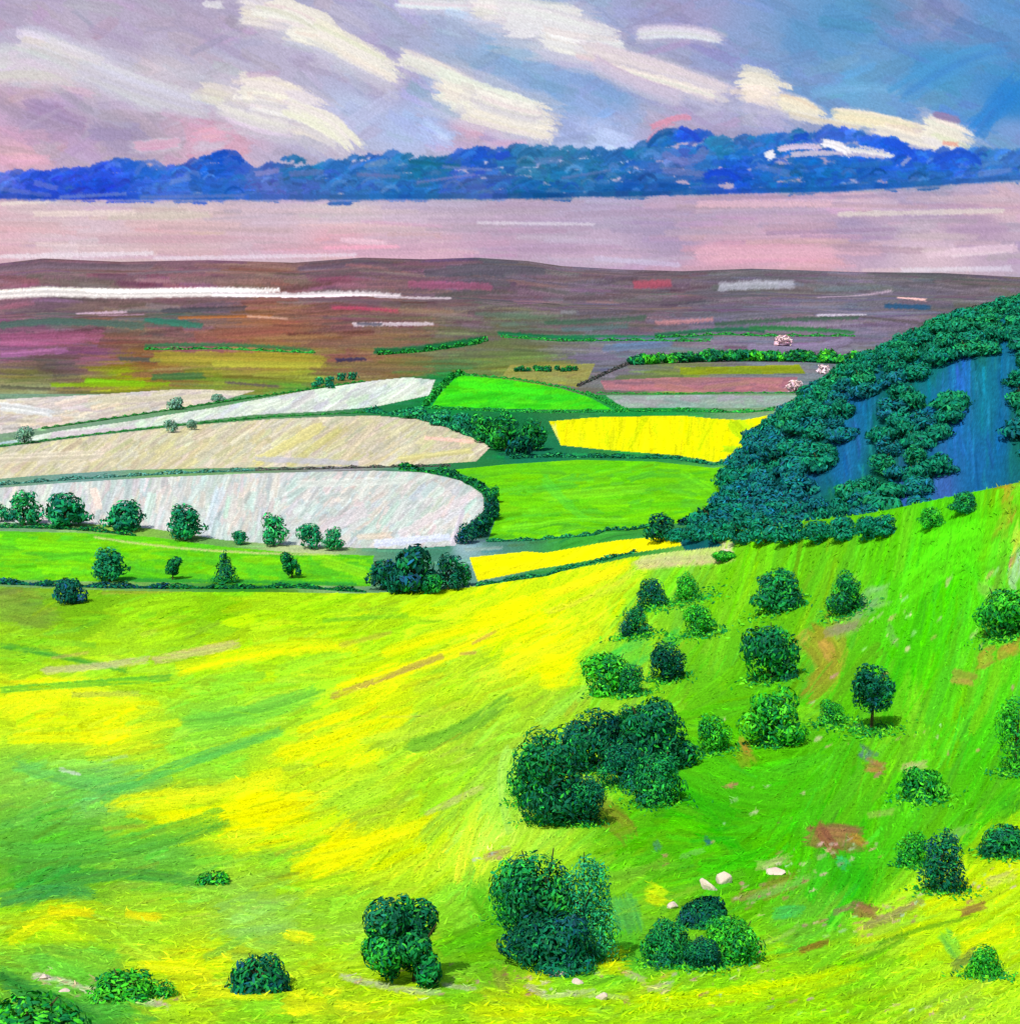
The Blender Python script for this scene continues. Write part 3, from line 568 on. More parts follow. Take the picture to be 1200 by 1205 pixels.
for pts, w, c, op in [
  ([(0,835),(50,815),(120,812)],26,YEL,.6),([(10,870),(80,868),(120,870)],12,(238,238,10),.6),([(210,790),(330,765),(420,762)],14,(232,236,10),.8),([(400,810),(500,780),(600,740)],14,(240,240,10),.8),
  ([(450,770),(560,735),(640,700)],12,(238,240,8),.8),([(560,730),(620,712)],20,(245,242,8),.7),([(640,700),(740,665)],10,(240,232,20),.8),([(590,790),(640,770),(700,745)],20,YEL,.7),([(640,790),(672,786)],34,(236,240,8),.7),
  ([(130,945),(240,935),(330,915)],20,YEL,.85),([(190,965),(270,955),(330,940)],16,(244,244,6),.8),([(330,890),(400,870),(480,840)],18,(240,240,8),.75),([(350,860),(440,830)],10,(244,242,8),.7),([(350,1020),(420,1000),(520,965)],22,(238,240,8),.75),
  ([(280,1000),(360,985)],10,(230,236,10),.6),([(10,1110),(60,1080),(90,1070)],12,(225,235,15),.7),([(60,1072),(110,1075)],12,(240,230,15),.8),([(150,1075),(190,1080)],10,(238,225,20),.8),([(165,1138),(200,1138),(248,1144)],13,YEL,.95),([(235,1166),(320,1170)],12,YEL,.9),
  ([(335,1184),(375,1182)],24,YEL,.9),([(380,1166),(400,1168)],10,YEL,.9),([(395,1182),(435,1186)],11,YEL,.9),([(335,1098),(370,1105)],12,YEL,.9),([(700,1130),(735,1130)],24,(225,240,15),.8),([(765,1050),(785,1060)],20,(226,238,15),.85),([(620,1150),(645,1152)],18,(190,225,20),.8),
  ([(1090,1070),(1150,1045),(1185,1020)],22,(205,232,10),.8),([(1180,1000),(1200,1010)],28,(225,238,15),.8),([(1060,1100),(1110,1085)],16,(190,228,15),.8),([(1000,1110),(1060,1100)],10,(190,225,20),.7),
  ([(750,1180),(900,1165),(1010,1140)],24,(195,230,10),.75),([(560,1190),(700,1190)],16,(205,232,10),.7),([(1130,1120),(1195,1090)],24,(215,235,10),.7),
  # greens
  ([(20,900),(120,925),(200,915)],20,(98,185,85),.5),([(120,940),(200,905),(330,860)],16,(92,185,78),.7),([(220,850),(290,840),(370,815)],24,(112,200,60),.7),([(0,1000),(120,1000),(260,960)],26,(85,172,55),.75),([(60,1045),(140,1030),(240,1040)],16,(70,150,55),.7),
  ([(0,1060),(60,1048),(110,1050)],20,(60,150,75),.6),([(0,720),(60,730)],30,(118,155,50),.6),([(0,760),(60,770),(150,790)],9,(60,140,50),.6),([(0,812),(80,806),(200,798)],9,(85,180,50),.7),([(480,880),(540,860),(600,820)],20,(105,170,45),.6),
  ([(500,990),(550,940),(590,900)],24,(150,205,50),.6),([(600,880),(590,920),(600,980)],12,(175,235,90),.7),([(0,1150),(60,1180),(110,1200)],30,(45,125,50),.6),([(270,1100),(350,1090)],16,(150,205,90),.5),([(560,1050),(600,1100)],30,(85,180,25),.7),
  ([(240,1130),(300,1100)],10,(120,190,60),.6),([(380,730),(480,725)],7,(100,180,40),.6),
  # pinkish earth streaks
  ([(50,790),(120,784),(175,776)],11,(190,190,130),.85),([(180,778),(230,768),(280,758)],12,(200,195,120),.9),([(60,775),(105,768)],5,(190,175,90),.7),([(85,818),(165,816)],8,(160,170,80),.6),([(390,820),(450,798),(520,772)],9,(185,165,75),.85),([(540,770),(560,768)],5,(200,160,90),.8),
  ([(400,760),(460,745)],7,(190,185,60),.7),([(555,758),(585,742)],5,(190,150,80),.8),([(500,958),(570,925)],9,(185,195,105),.8),([(120,698),(220,695)],5,(150,150,60),.7),([(70,905),(95,912)],6,(215,220,215),.8),([(120,896),(150,890)],5,(180,225,150),.6),
  ([(750,660),(800,654),(862,648)],18,(212,192,150),.9),([(850,648),(862,646)],12,(222,200,180),.9),([(640,720),(720,690),(745,670)],8,(205,195,60),.6),
  # right slope: warm patches, blue-grey patches
  ([(955,750),(975,780),(955,810)],36,(150,150,40),.85),([(965,755),(978,770)],14,(190,150,70),.7),([(985,740),(1015,722)],22,(135,168,80),.6),([(1015,705),(1045,698)],16,(135,180,120),.55),([(1000,722),(1030,712)],12,(130,165,130),.5),([(1045,738),(1055,760)],9,(120,170,100),.5),([(970,745),(1010,735)],10,(150,140,110),.7),
  ([(1190,580),(1175,600)],26,(160,130,40),.8),([(1150,780),(1170,770)],14,(165,140,50),.7),([(1120,795),(1145,800)],12,(170,150,70),.7),([(1175,770),(1200,760)],12,(170,130,50),.7),([(1190,660),(1198,690)],16,(170,190,170),.7),([(1200,620),(1190,650)],12,(190,205,60),.7),
  ([(1012,885),(1028,892)],14,(85,120,120),.8),([(1020,900),(1040,905)],14,(165,125,70),.8),([(950,985),(1010,990)],26,(150,110,70),.85),([(960,970),(985,1005)],16,(140,90,60),.8),([(1000,985),(1020,995)],10,(170,130,50),.8),([(985,1010),(995,1020)],14,(60,190,110),.8),
  ([(900,1050),(930,1040)],24,(135,140,50),.8),([(910,1075),(945,1070)],14,(65,190,90),.7),([(1005,1070),(1030,1075)],18,(150,110,70),.85),([(1015,1090),(1050,1078),(1085,1058)],10,(150,140,90),.8),([(940,1120),(975,1108)],9,(140,110,40),.85),([(1130,1075),(1160,1065)],10,(150,115,60),.85),
  ([(1030,1115),(1070,1098),(1150,1078)],6,(70,140,25),.6),([(990,1135),(1040,1118),(1068,1100)],8,(80,150,25),.6),([(1110,1100),(1130,1130)],20,(110,200,70),.6),([(1120,1140),(1150,1120)],18,(120,140,60),.8),([(880,900),(870,880)],20,(150,150,40),.5),([(700,950),(730,970),(740,985)],26,(130,140,40),.7),
  ([(570,1010),(600,1000)],12,(180,170,90),.8),([(1180,950),(1200,940)],20,(50,150,25),.6),([(1080,640),(1150,640),(1190,620)],30,(80,205,18),.5),([(1060,700),(1110,660),(1150,640)],20,(90,215,20),.6),([(1130,760),(1150,700),(1130,660)],20,(75,200,15),.6),
  ([(800,900),(880,930),(960,930)],40,(72,178,15),.6),([(720,780),(760,760)],30,(70,190,70),.5),([(900,830),(1000,860)],18,(120,200,25),.5),([(840,790),(860,720),(900,680)],24,(115,195,30),.5),([(1070,800),(1080,870)],22,(115,205,30),.5),
  ([(730,1060),(740,1090)],34,(85,180,80),.8),([(760,1165),(790,1160)],10,(195,190,140),.8),([(1000,1010),(1100,1010)],20,(70,190,25),.5),
  ([(1060,905),(1090,900)],9,(190,180,130),.7),([(930,760),(950,745)],12,(170,150,60),.6),([(870,870),(885,885)],10,(190,140,60),.6),([(1150,690),(1170,700)],8,(150,180,90),.5),([(1020,960),(1050,955)],8,(170,190,100),.6),
  ([(1105,990),(1140,975)],10,(150,200,110),.5),([(890,1020),(930,1010)],12,(190,190,130),.6),([(860,1060),(900,1050)],10,(165,130,90),.6),([(1160,1040),(1195,1030)],14,(200,205,120),.6),([(800,1010),(830,1000)],8,(120,170,120),.5),([(770,990),(776,1000)],10,(70,130,120),.6),([(828,986),(836,994)],6,(40,90,140),.8),
  ([(780,760),(800,745)],20,(60,185,70),.5),([(700,700),(740,690)],10,(180,210,40),.5),([(1000,690),(1010,675)],8,(140,200,60),.5),([(1120,560),(1200,575)],10,(150,170,60),.5),([(620,1160),(640,1172)],10,(205,190,170),.7),([(735,1145),(760,1155)],9,(200,180,165),.6),([(980,1075),(1010,1062)],9,(160,120,100),.6),
  ([(50,1150),(90,1160),(120,1180)],8,(205,205,175),.8),([(100,1165),(200,1185)],10,(195,210,170),.7),([(40,1148),(60,1155)],10,(222,205,200),.8),([(400,1150),(470,1165),(520,1168)],9,(195,205,170),.75),([(520,1160),(560,1165)],7,(205,200,180),.7),([(470,1130),(438,1125)],8,(150,140,60),.7),
  ([(588,1140),(596,1170)],22,(140,155,50),.7),([(640,1175),(700,1165)],7,(200,205,190),.6),([(660,1170),(740,1175)],8,(180,205,120),.7),([(800,1120),(900,1110),(940,1085)],7,(160,195,110),.6),([(880,1060),(960,1030)],10,(120,190,80),.6)]:
    layered(gc, cs_(pts), w * (1.25 if c[0] > 215 and c[2] < 60 and w > 9 else 1), c, op * (.62 if w >= 12 and pts[0][1] < 1060 and c[0] > 200 else .85), 0.08, 0.45, m1)
PKS = [(214,190,176),(196,150,128),(205,200,180),(178,132,104),(170,215,170),(206,160,150)]
def flecks(x0, y0, x1, y1, sp, n):
    for k in range(n):
        f = rng.random(); px = x0 + (x1 - x0) * f + rng.normal(0, sp * 1.6); py = y0 + (y1 - y0) * f + rng.normal(0, sp)
        if not (-20 < px < 1220 and 650 < py < 1200): continue
        u, v, _ = chart(px, py); l = rng.uniform(2, 12)
        gc.stroke([(u - l / 2, v + l * .15), (u + l / 2, v - l * .15)], rng.uniform(2, 5.5), jit(PKS[rng.integers(len(PKS))], 6, .05), op=rng.uniform(.4, .85), br=.05, dry=.7, mask=m1)
flecks(400, 1150, 900, 1150, 10, 70); flecks(860, 1060, 1030, 980, 12, 50); flecks(960, 1100, 1190, 1030, 12, 50); flecks(1000, 760, 1190, 700, 30, 26); flecks(900, 880, 1180, 860, 40, 26); flecks(40, 1150, 200, 1180, 6, 24); flecks(640, 1170, 1150, 1192, 6, 30); flecks(560, 1010, 600, 1000, 5, 10); flecks(800, 1000, 900, 930, 25, 14)
dabs(1500, 2.0, 4.0, 14, 60, .45, 12, .09, .12)
# brush-like relief of the turf, as real height
hr = gc.H[::-1]
rel = (hr - 0.5) * np.clip(Y / 1655 * 0.45, 0.03, 0.5)
fac = np.where(region == 1, 1.0, np.where(region >= 10, 0.5, 0.4)) * (1 - sst(2500, 5000, Y))
Z = Z + rel * fac * 0.6
CG = lin(np.clip(gc.C[::-1] * (1 + rng.normal(0, 0.05, hr.shape)[..., None] + 0.08 * (hr - .5)[..., None]), 0, 252)) * KALB
V3 = np.stack([X, Y, Z], -1).reshape(-1, 3)
faces = grid_faces(NR, NC)
freg = region[:-1, :-1].reshape(-1)
cols = CG.reshape(-1, 3)
names = {0: ('ground', M_field), 1: ('meadow', M_grass), 2: ('hill', M_hill), 3: ('moor', M_moor)}
for rid in np.unique(freg):
    f = faces[freg == rid]
    used, inv = np.unique(f.ravel(), return_inverse=True)
    nm, mt = names.get(int(rid), ('field', M_field))
    me = make_mesh(nm, V3[used], inv.reshape(-1, 4), cols=cols[used], mat=mt)
    tag(obj(nm, me), kind='structure')
# coarse earth under and behind the viewer
gx = np.linspace(-1500, 1500, 121); gy = np.linspace(-400, 900, 131)
gX, gY = np.meshgrid(gx, gy); gZ = Hgt(gX, gY) - 2.5
me = make_mesh('ground', np.stack([gX, gY, gZ], -1).reshape(-1, 3), grid_faces(131, 121), cols=np.tile(lin((110, 190, 30)) * KALB, (131 * 121, 1)), mat=M_grass)
tag(obj('ground', me), kind='structure')

# ================================================================== FOLIAGE
def dab_cloud(cent, nrm, size, asp, tangent=None, tilt=0.45, curl=1.0):
    """many small curved leaf-clump faces: returns verts, quads, (index of clump per vertex)"""
    n = len(cent)
    nn = nrm + rng.normal(0, tilt, (n, 3)); nn /= np.linalg.norm(nn, axis=1, keepdims=True) + 1e-9
    t = rng.normal(0, 1, (n, 3)) if tangent is None else tangent + rng.normal(0, .35, (n, 3))
    t -= (t * nn).sum(1, keepdims=True) * nn; t /= np.linalg.norm(t, axis=1, keepdims=True) + 1e-9
    b = np.cross(nn, t)
    s = size[:, None]; a = asp
    P = []
    for (tt, bb, kk) in ((-1, -.35, -.15), (-1, .35, -.15), (0, 1, 0.0), (0, -1, 0.0), (1, .3, -.25), (1, -.3, -.25)):
        P.append(cent + t * s * tt + b * s * bb * a + nn * s * (kk + rng.normal(0, .05, (n, 1))) * curl)
    V = np.stack(P, 1).reshape(-1, 3)
    o = (np.arange(n) * 6)[:, None]
    Q = np.concatenate([o + np.array([[0, 3, 2, 1]]), o + np.array([[3, 5, 4, 2]])])
    return V, Q

def crown_mesh(name, kind, pal, n=900, dab=0.13, lumps=7, seed=1, w=1.0, h=1.0):
    """crown of unit width, base at z=0, height h"""
    r = np.random.default_rng(seed)
    L = []
    if kind == 'cone':
        for k in range(7):
            f = k / 6; L.append((r.normal(0, .05), r.normal(0, .05), (0.1 + f * .85) * h, (0.46 * (1 - f) + 0.07), .18 * h))
    elif kind == 'spiky':
        for k in range(9):
            a = r.uniform(0, 6.28); q = r.uniform(.05, .33); L.append((math.cos(a) * q, math.sin(a) * q, r.uniform(.2, .8) * h, r.uniform(.10, .2), r.uniform(.16, .26) * h))
    elif kind == 'bush':
        L.append((0, 0, .34 * h, .36, .5 * h))
        for k in range(lumps + 2):
            a = k / (lumps + 2) * 6.28 * 2 + r.uniform(-.5, .5); z = (.12 + .6 * r.random() ** 1.3) * h; q = r.uniform(.2, .33) * (1.08 - .95 * max(0, z / h - .3))
            L.append((math.cos(a) * q, math.sin(a) * q, z, r.uniform(.13, .24), r.uniform(.14, .28) * h))
    elif kind == 'dome':
        L.append((0, 0, .0, .42, .8 * h))
        for k in range(lumps):
            a = r.uniform(0, 6.28); q = r.uniform(.15, .33); L.append((math.cos(a) * q, math.sin(a) * q, .1 * h, .2, r.uniform(.4, .65) * h))
    else:
        L.append((0, 0, .52 * h, .33, .38 * h))
        for k in range(lumps):
            a = k / lumps * 6.28 + r.uniform(-.4, .4); q = r.uniform(.16, .28); z = r.uniform(.28, .74) * h
            L.append((math.cos(a) * q, math.sin(a) * q, z, r.uniform(.16, .24), r.uniform(.18, .28) * h))
    L = np.array(L)
    wt = L[:, 3] * L[:, 4]; n = int(n * 1.35); idx = r.choice(len(L), n, p=wt / wt.sum())
    d = r.normal(0, 1, (n, 3)); d /= np.linalg.norm(d, axis=1, keepdims=True)
    rad = np.where(r.random(n) < .72, r.uniform(.88, 1.08, n), r.uniform(.3, .9, n))
    l = L[idx]
    c = np.stack([l[:, 0], l[:, 1], l[:, 2]], 1) + d * np.stack([l[:, 3], l[:, 3], l[:, 4]], 1) * rad[:, None]
    keep = c[:, 2] > 0.0; c = c[keep]; d = d[keep]; idx = idx[keep]
    V, Q = dab_cloud(c, d, r.uniform(.6, 1.25, len(c)) * dab * .85, .42, None, .28, .6)
    pal = np.array(pal, float)
    lump_tone = r.integers(0, len(pal), len(L))
    pick = np.where(r.random(len(c)) < .55, lump_tone[idx], r.integers(0, len(pal), len(c)))
    cc = pal[pick] * r.normal(1, .11, (len(c), 1)) + r.normal(0, 4, (len(c), 3))
    cc = np.clip(cc, 4, 255)
    return make_mesh(name, V * np.array([w, w, 1]), Q, cols=np.repeat(np.clip(lin(cc) * 1.75, 0, .85), 6, 0), mat=M_leaf, smooth=False)

def trunk_mesh(name, r0, hh, lean=0.05, limbs=3, seed=0):
    r = np.random.default_rng(seed); V = []; Q = []
    def tube(p0, p1, a, b, seg=5):
        p0, p1 = np.array(p0, float), np.array(p1, float); o = len(V)
        ax = p1 - p0; ax /= np.linalg.norm(ax); s = np.cross(ax, [.3, .9, .1]); s /= np.linalg.norm(s); t = np.cross(ax, s)
        for i in range(seg):
            f = i / (seg - 1); rr = a * (1 - f) + b * f; c = p0 * (1 - f) + p1 * f + np.array([math.sin(f * 3) * lean * .3, 0, 0])
            if i == 0: rr *= 1.35
            for k in range(8):
                g = k / 8 * 6.283; V.append(c + (s * math.cos(g) + t * math.sin(g)) * rr * (1 + .1 * math.sin(3 * g)))
        for i in range(seg - 1):
            for k in range(8):
                Q.append((o + i*8 + k, o + i*8 + (k+1) % 8, o + (i+1)*8 + (k+1) % 8, o + (i+1)*8 + k))
    tube((0, 0, -.06), (lean, 0, hh), r0, r0 * .5)
    for k in range(limbs):
        a = k / limbs * 6.28 + r.uniform(0, 1)
        tube((lean * .7, 0, hh * .6), (lean + math.cos(a) * .22, math.sin(a) * .22, hh + r.uniform(.1, .25)), r0 * .5, r0 * .18)
    V = np.array(V)
    return make_mesh(name, V, Q, cols=np.tile(lin((78, 74, 48)) * KALB, (len(V), 1)), mat=M_bark)

PAL = {
 'teal': [(18,92,62),(24,108,66),(14,74,56),(40,130,72),(20,84,70)],
 'dark': [(14,82,44),(20,98,48),(12,62,42),(34,122,40),(18,74,56)],
 'mid': [(34,122,30),(24,104,34),(50,140,28),(18,88,42),(60,150,34)],
 'deep': [(12,66,44),(10,62,48),(14,78,52),(8,48,40),(24,104,48),(16,60,66)],
 'navy': [(16,62,58),(14,74,56),(20,60,86),(10,56,44),(22,96,56)],
 'grey': [(88,124,104),(70,108,92),(104,136,112)],
 'wood': [(16,94,68),(14,84,64),(18,100,72),(14,78,60),(18,88,82)],
 'woodblue': [(16,80,84),(16,76,80),(18,90,76),(20,78,100)],
 'woodlite': [(18,98,66),(26,108,64),(16,88,62),(20,98,76)],
 'lime': [(60,160,30),(44,140,34),(90,185,30)],
 'blossom': [(176,150,152),(186,164,160),(168,138,144)],
}
_protos = {}
def proto(kind, pal, h, n, dab, seed):
    k = (kind, pal, round(h, 1), n, dab, seed)
    if k not in _protos:
        _protos[k] = crown_mesh('crown', kind, PAL[pal], n, dab, 7, seed * 13 + 5, 1.0, round(h, 1))
    return _protos[k]
_trunks = [trunk_mesh('trunk', .035, .34, .04, 3, s) for s in range(3)]
TREES = []
def tree(name, loc, width, height, pal, label, group=None, kind='round', n=700, dab=.075, seed=None, trunk=.16, cat='tree', rot=None):
    """width/height in metres; trunk = share of the height left bare below the crown"""
    seed = random.randrange(4) if seed is None else seed
    root = empty(name, loc); tag(root, label, cat, group)
    root.rotation_euler.z = random.uniform(0, 6.28) if rot is None else rot
    ch = height * (1 - trunk); asp = max(.3, min(2.0, ch / width)); asp = round(asp * 5) / 5
    c = obj('crown', proto(kind, pal, asp, n, dab, seed), root)
    c.location = (0, 0, height * trunk); c.scale = (width, width, ch / asp)
    t = obj('trunk', _trunks[seed % 3], root); t.scale = (width, width, max(height * .55 / .34 / 1.0, .5) * .9)
    return root
def place(px, base, w, h, pal, label, name='tree', **kw):
    p = at(px, base); s = depth(p) / F
    if 'kind' not in kw and kw.get('trunk', .16) < .3: kw['kind'] = 'bush'; w *= 1.06; kw.setdefault('trunk', .07)
    TREES.append((px, base))
    return tree(name, (p[0], p[1], p[2] - 0.1), w * s, h * s, pal, label, **kw)

ORD = 'first second third fourth fifth sixth seventh eighth ninth tenth eleventh twelfth thirteenth fourteenth fifteenth sixteenth seventeenth eighteenth nineteenth twentieth'.split() + ['twenty-' + q for q in 'first second third fourth fifth sixth seventh'.split()]
# --- row in the pale field and row along the green strip
RG = 'trees in the row along the pale field'
for a in [(2,614,22,26,'teal','small dark tree cut by the left edge, first of the row along the pale field'),
 (30,618,42,45,'teal','dark green round tree second from the left in the row along the pale field'),
 (78,620,56,48,'teal','broad dark green tree, widest of the row along the pale field'),
 (149,624,50,42,'teal','wide leaning green tree in the pale field row, just right of the broadest one'),
 (218,636,46,52,'teal','tall dark green tree standing alone in the middle of the pale field row'),
 (283,641,20,20,'teal','tiny round bush between two taller trees on the lower edge of the pale field'),
 (322,642,34,42,'teal','upright green tree on the pale field edge, right of the tiny round bush'),
 (366,646,32,36,'teal','left one of the touching pair of round trees below the pale field'),
 (393,648,26,30,'teal','right one of the touching pair of round trees below the pale field')]:
    place(a[0], a[1], a[2], a[3], a[4], a[5], group=RG)
LG = 'trees along the green strip field'
place(129,684,44,48,'teal','round tree with bright green crown on the dark hedge below the green strip', group=LG)
place(82,710,40,36,'navy','blue-green bush hanging below the dark hedge at the far left of the meadow', name='bush', group=LG, trunk=.05)
place(203,682,30,28,'dark','squat spiky bush in the green strip, left of the pointed conifer', name='bush', kind='spiky', group=LG, trunk=.05)
place(265,686,30,36,'dark','pointed dark conifer rising from the hedge of the green strip', name='conifer_tree', kind='cone', group=LG, trunk=.06)
place(344,680,32,32,'dark','spiky green bush in the green strip nearest the dark copse', name='bush', kind='spiky', group=LG, trunk=.05)
SG = 'small grey trees among the pale fields'
for a in [(30,522,24,24,'small grey-green tree at the left end of the white strip field'),(207,482,22,17,'grey-green bush on the hedge above the white strip field'),
          (202,509,18,18,'left of the two small grey trees in the white strip field'),(226,506,15,15,'right of the two small grey trees in the white strip field'),(256,472,18,10,'low grey bush on the upper hedge of the white strip field')]:
    place(a[0], a[1], a[2], a[3], 'grey', a[4], group=SG, n=500, trunk=.08)
# --- copse by the lower yellow field
CG_ = 'dark trees of the copse beside the lower yellow field'
for a in [(452,694,44,42,'navy','leftmost low dark tree of the copse beside the lower yellow field'),(488,697,62,62,'navy','largest dark tree in the middle of the copse beside the yellow field'),
          (528,694,38,48,'navy','slim blue-black tree at the right of the copse beside the yellow field'),(470,698,36,34,'deep','low front bush of the dark copse beside the yellow field'),(508,699,30,28,'dark','low bright-edged bush in front of the dark copse'),(545,690,24,34,'dark','green bush between the copse and the lower yellow field')]:
    place(*a, group=CG_, trunk=.06)
# trees round the pale field's right end and between the fields
for a in [(566,632,28,34,'deep','dark tree at the right tip of the pale field, above the yellow strip'),(578,612,24,34,'deep','dark tree curving round the rounded end of the pale field'),(580,592,20,24,'dark','upper tree on the curved hedge at the pale field end'),
          (548,640,26,30,'navy','blue-green tree under the rounded end of the pale field'),
          (594,530,44,48,'dark','tall dark tree of the clump left of the yellow rape field'),(628,530,38,44,'dark','rounded tree of the clump touching the yellow rape field'),(568,520,34,36,'dark','left tree of the clump between tan field and yellow rape field'),
          (545,508,34,26,'teal','low tree on the bank above the tip of the tan field'),(612,536,36,28,'deep','low dark bush at the foot of the clump left of the rape field'),
          (518,500,34,20,'teal','flat green bush on the bank between the tan field and the bright green field'),(490,492,34,14,'teal','low green bush at the end of the white strip field'),
          (777,638,40,42,'deep','lone round dark tree at the lower right corner of the big green field')]:
    place(*a, group='trees between the valley fields', trunk=.06)
# distant tree line
for k in range(27):
    f = k / 26; px = 748 + 262 * f + random.uniform(-3, 3); by = 429 - 4 * math.sin(f * 3) + (6 * (f - .8) if f > .8 else 0)
    place(px, by, random.uniform(18, 30), random.uniform(12, 19), random.choice(['dark', 'mid', 'dark']), ORD[k] + ' tree from the left in the distant line below the purple moor', group='distant line of trees below the moor', n=260, dab=.11, trunk=.05)
for k in range(10):
    px = 606 + k * 8 + random.uniform(-2, 2)
    place(px, 437 + random.uniform(-1, 1), random.uniform(8, 13), random.uniform(6, 9), 'dark', ORD[k] + ' tiny tree from the left in the line above the olive field', group='tiny trees above the olive field', n=160, dab=.13, trunk=.05)
for k, (px, py) in enumerate([(376,450),(388,449),(402,446),(415,445),(372,455),(388,455)]):
    place(px, py + 2, 13, 10, 'teal', ('back' if k < 4 else 'front') + ' row, ' + ORD[k % 4] + ' from the left, of small trees beyond the white strip field', group='small trees beyond the white strip field', n=160, dab=.13, trunk=.05)
place(921,407,26,15,'blossom','pale pink blossom tree standing out before the purple moor', name='blossom_tree', n=240, dab=.11, trunk=.05)
place(934,462,22,18,'blossom','pale pink blossom tree at the right end of the pink field', name='blossom_tree', n=240, dab=.11, trunk=.05)
place(968,440,16,12,'blossom','small pale blossom tree against the edge of the wooded hill', name='blossom_tree', n=240, dab=.11, trunk=.05)

# --- bushes on the right slope
BG = 'bushes scattered over the right slope'
for a in [(767,714,40,40,'deep','dark square-topped bush, topmost of the left group on the slope'),(747,749,38,38,'deep','small dark round bush at the left edge of the slope, below the square-topped one'),
 (808,707,32,38,'mid','small mid green bush right of the square-topped dark bush'),(822,747,42,42,'mid','mid green bush above and right of the teal-dark round bush'),(784,800,54,54,'deep','round teal-dark bush in the middle of the left group on the slope'),
 (715,816,68,56,'mid','loose mid green bush at the left border of the slope above the big thicket'),(742,818,34,44,'dark','dark bush squeezed between the loose green bush and the round teal-dark one'),
 (915,718,64,58,'dark','wide dark bush on the upper slope below the wood edge'),(994,722,46,54,'dark','dark upright bush right of the wide one on the upper slope'),
 (906,800,78,76,'dark','large round dark bush in the centre of the right slope'),(911,876,74,72,'mid','bright-sided green bush just below the large round dark bush'),(977,852,34,32,'mid','small green bush between the large bushes and the tree with a bare trunk'),
 (1180,748,68,66,'mid','ragged green bush at the right edge of the upper slope'),(1095,622,34,30,'mid','small bush on the slope skyline below the blue hillside'),(1134,604,34,30,'dark','small slanted bush highest on the slope skyline'),
 (1082,940,56,42,'mid','pale loose bush low on the right slope'),(1108,1048,58,88,'deep','tall dark blue-green bush beside the yellow grass at lower right'),(1072,1018,40,48,'mid','green bush leaning on the tall dark one at lower right'),
 (1182,1006,66,42,'dark','low dark bush at the right edge above the yellow grass'),(1192,910,48,110,'mid','tall bright green bush cut by the right edge'),(1157,1150,44,48,'mid','small blurred bush near the lower right corner'),
 (838,884,46,52,'mid','thin upright bush on the right flank of the big thicket'),(852,660,34,14,'mid','flat little bush beside the pale stony patch under the wood')]:
    place(*a, name='bush', group=BG, n=1900, dab=.046, trunk=.03, cat='bush')
place(1024,860,66,90,'deep','dark tree with a bare leaning trunk on the right slope', n=2100, dab=.046, trunk=.30, kind='bush', seed=2)
# --- big thicket
TG = 'bushes of the big thicket at the slope foot'
for a in [(648,968,104,128,'dark','big rounded bush at the left front of the thicket'),(700,905,96,84,'deep','dark bush in the upper middle of the thicket'),(768,905,104,92,'dark','broad dark bush at the upper right of the thicket'),
          (772,945,70,72,'dark','dark green bush under the thicket right flank'),(684,970,64,70,'deep','almost black bush at the low front of the thicket'),(628,948,60,90,'mid','lighter green bush at the outer left edge of the thicket'),(732,925,60,60,'deep','black-green bush in the heart of the thicket'),(748,880,60,60,'dark','bush on the crest of the thicket')]:
    place(*a, name='bush', group=TG, n=3400, dab=.036, trunk=.02, cat='bush')
LGp = 'bushes in the lower foreground'
for a in [(632,1124,108,146,'dark','tall left bush of the big foreground pair in the middle'),(690,1128,76,148,'teal','tall teal right bush of the big foreground pair in the middle'),(612,1085,76,84,'mid','bright green shoulder of leaves left of the big foreground pair'),
          (650,1138,110,70,'deep','low dark bush at the foot of the big foreground pair'),
          (828,1090,72,36,'deep','low dark bush just under the pale boulders'),(785,1135,68,64,'dark','dark leaning bush lower left in the clump under the boulders'),(862,1132,74,62,'mid','green dappled bush at the right of the clump under the boulders'),(826,1140,52,44,'deep','small deep green bush in the middle of the clump under the boulders')]:
    place(*a, name='bush', group=LGp, n=3400, dab=.036, trunk=.02, cat='bush')
place(488,1156,132,106,'dark','ragged spiky dark bush standing alone in the lower middle of the meadow', name='bush', kind='spiky', n=3600, dab=.036, trunk=.03, cat='bush')
place(446,1128,44,46,'mid','small brownish green bush leaning on the ragged spiky one', name='bush', n=1200, dab=.06, trunk=.03, cat='bush')
place(305,1164,88,44,'deep','dark dome-shaped bush near the bottom edge, ringed by yellow flowers', name='bush', kind='dome', n=2200, dab=.05, trunk=.0, cat='bush')
place(143,1176,96,34,'mid','flat oval bush near the bottom edge, left of the dome-shaped one', name='bush', kind='dome', n=2000, dab=.05, trunk=.0, cat='bush')
place(192,1172,40,26,'mid','small low bush touching the right end of the flat oval one', name='bush', kind='dome', n=900, dab=.06, trunk=.0, cat='bush')
place(30,1222,160,58,'mid','wide dark bush in the lower left corner', name='bush', kind='dome', n=2400, dab=.045, trunk=.0, cat='bush')
place(252,1040,46,18,'mid','low green tussock alone in the middle of the left meadow', name='bush', kind='dome', n=700, dab=.07, trunk=.0, cat='bush')

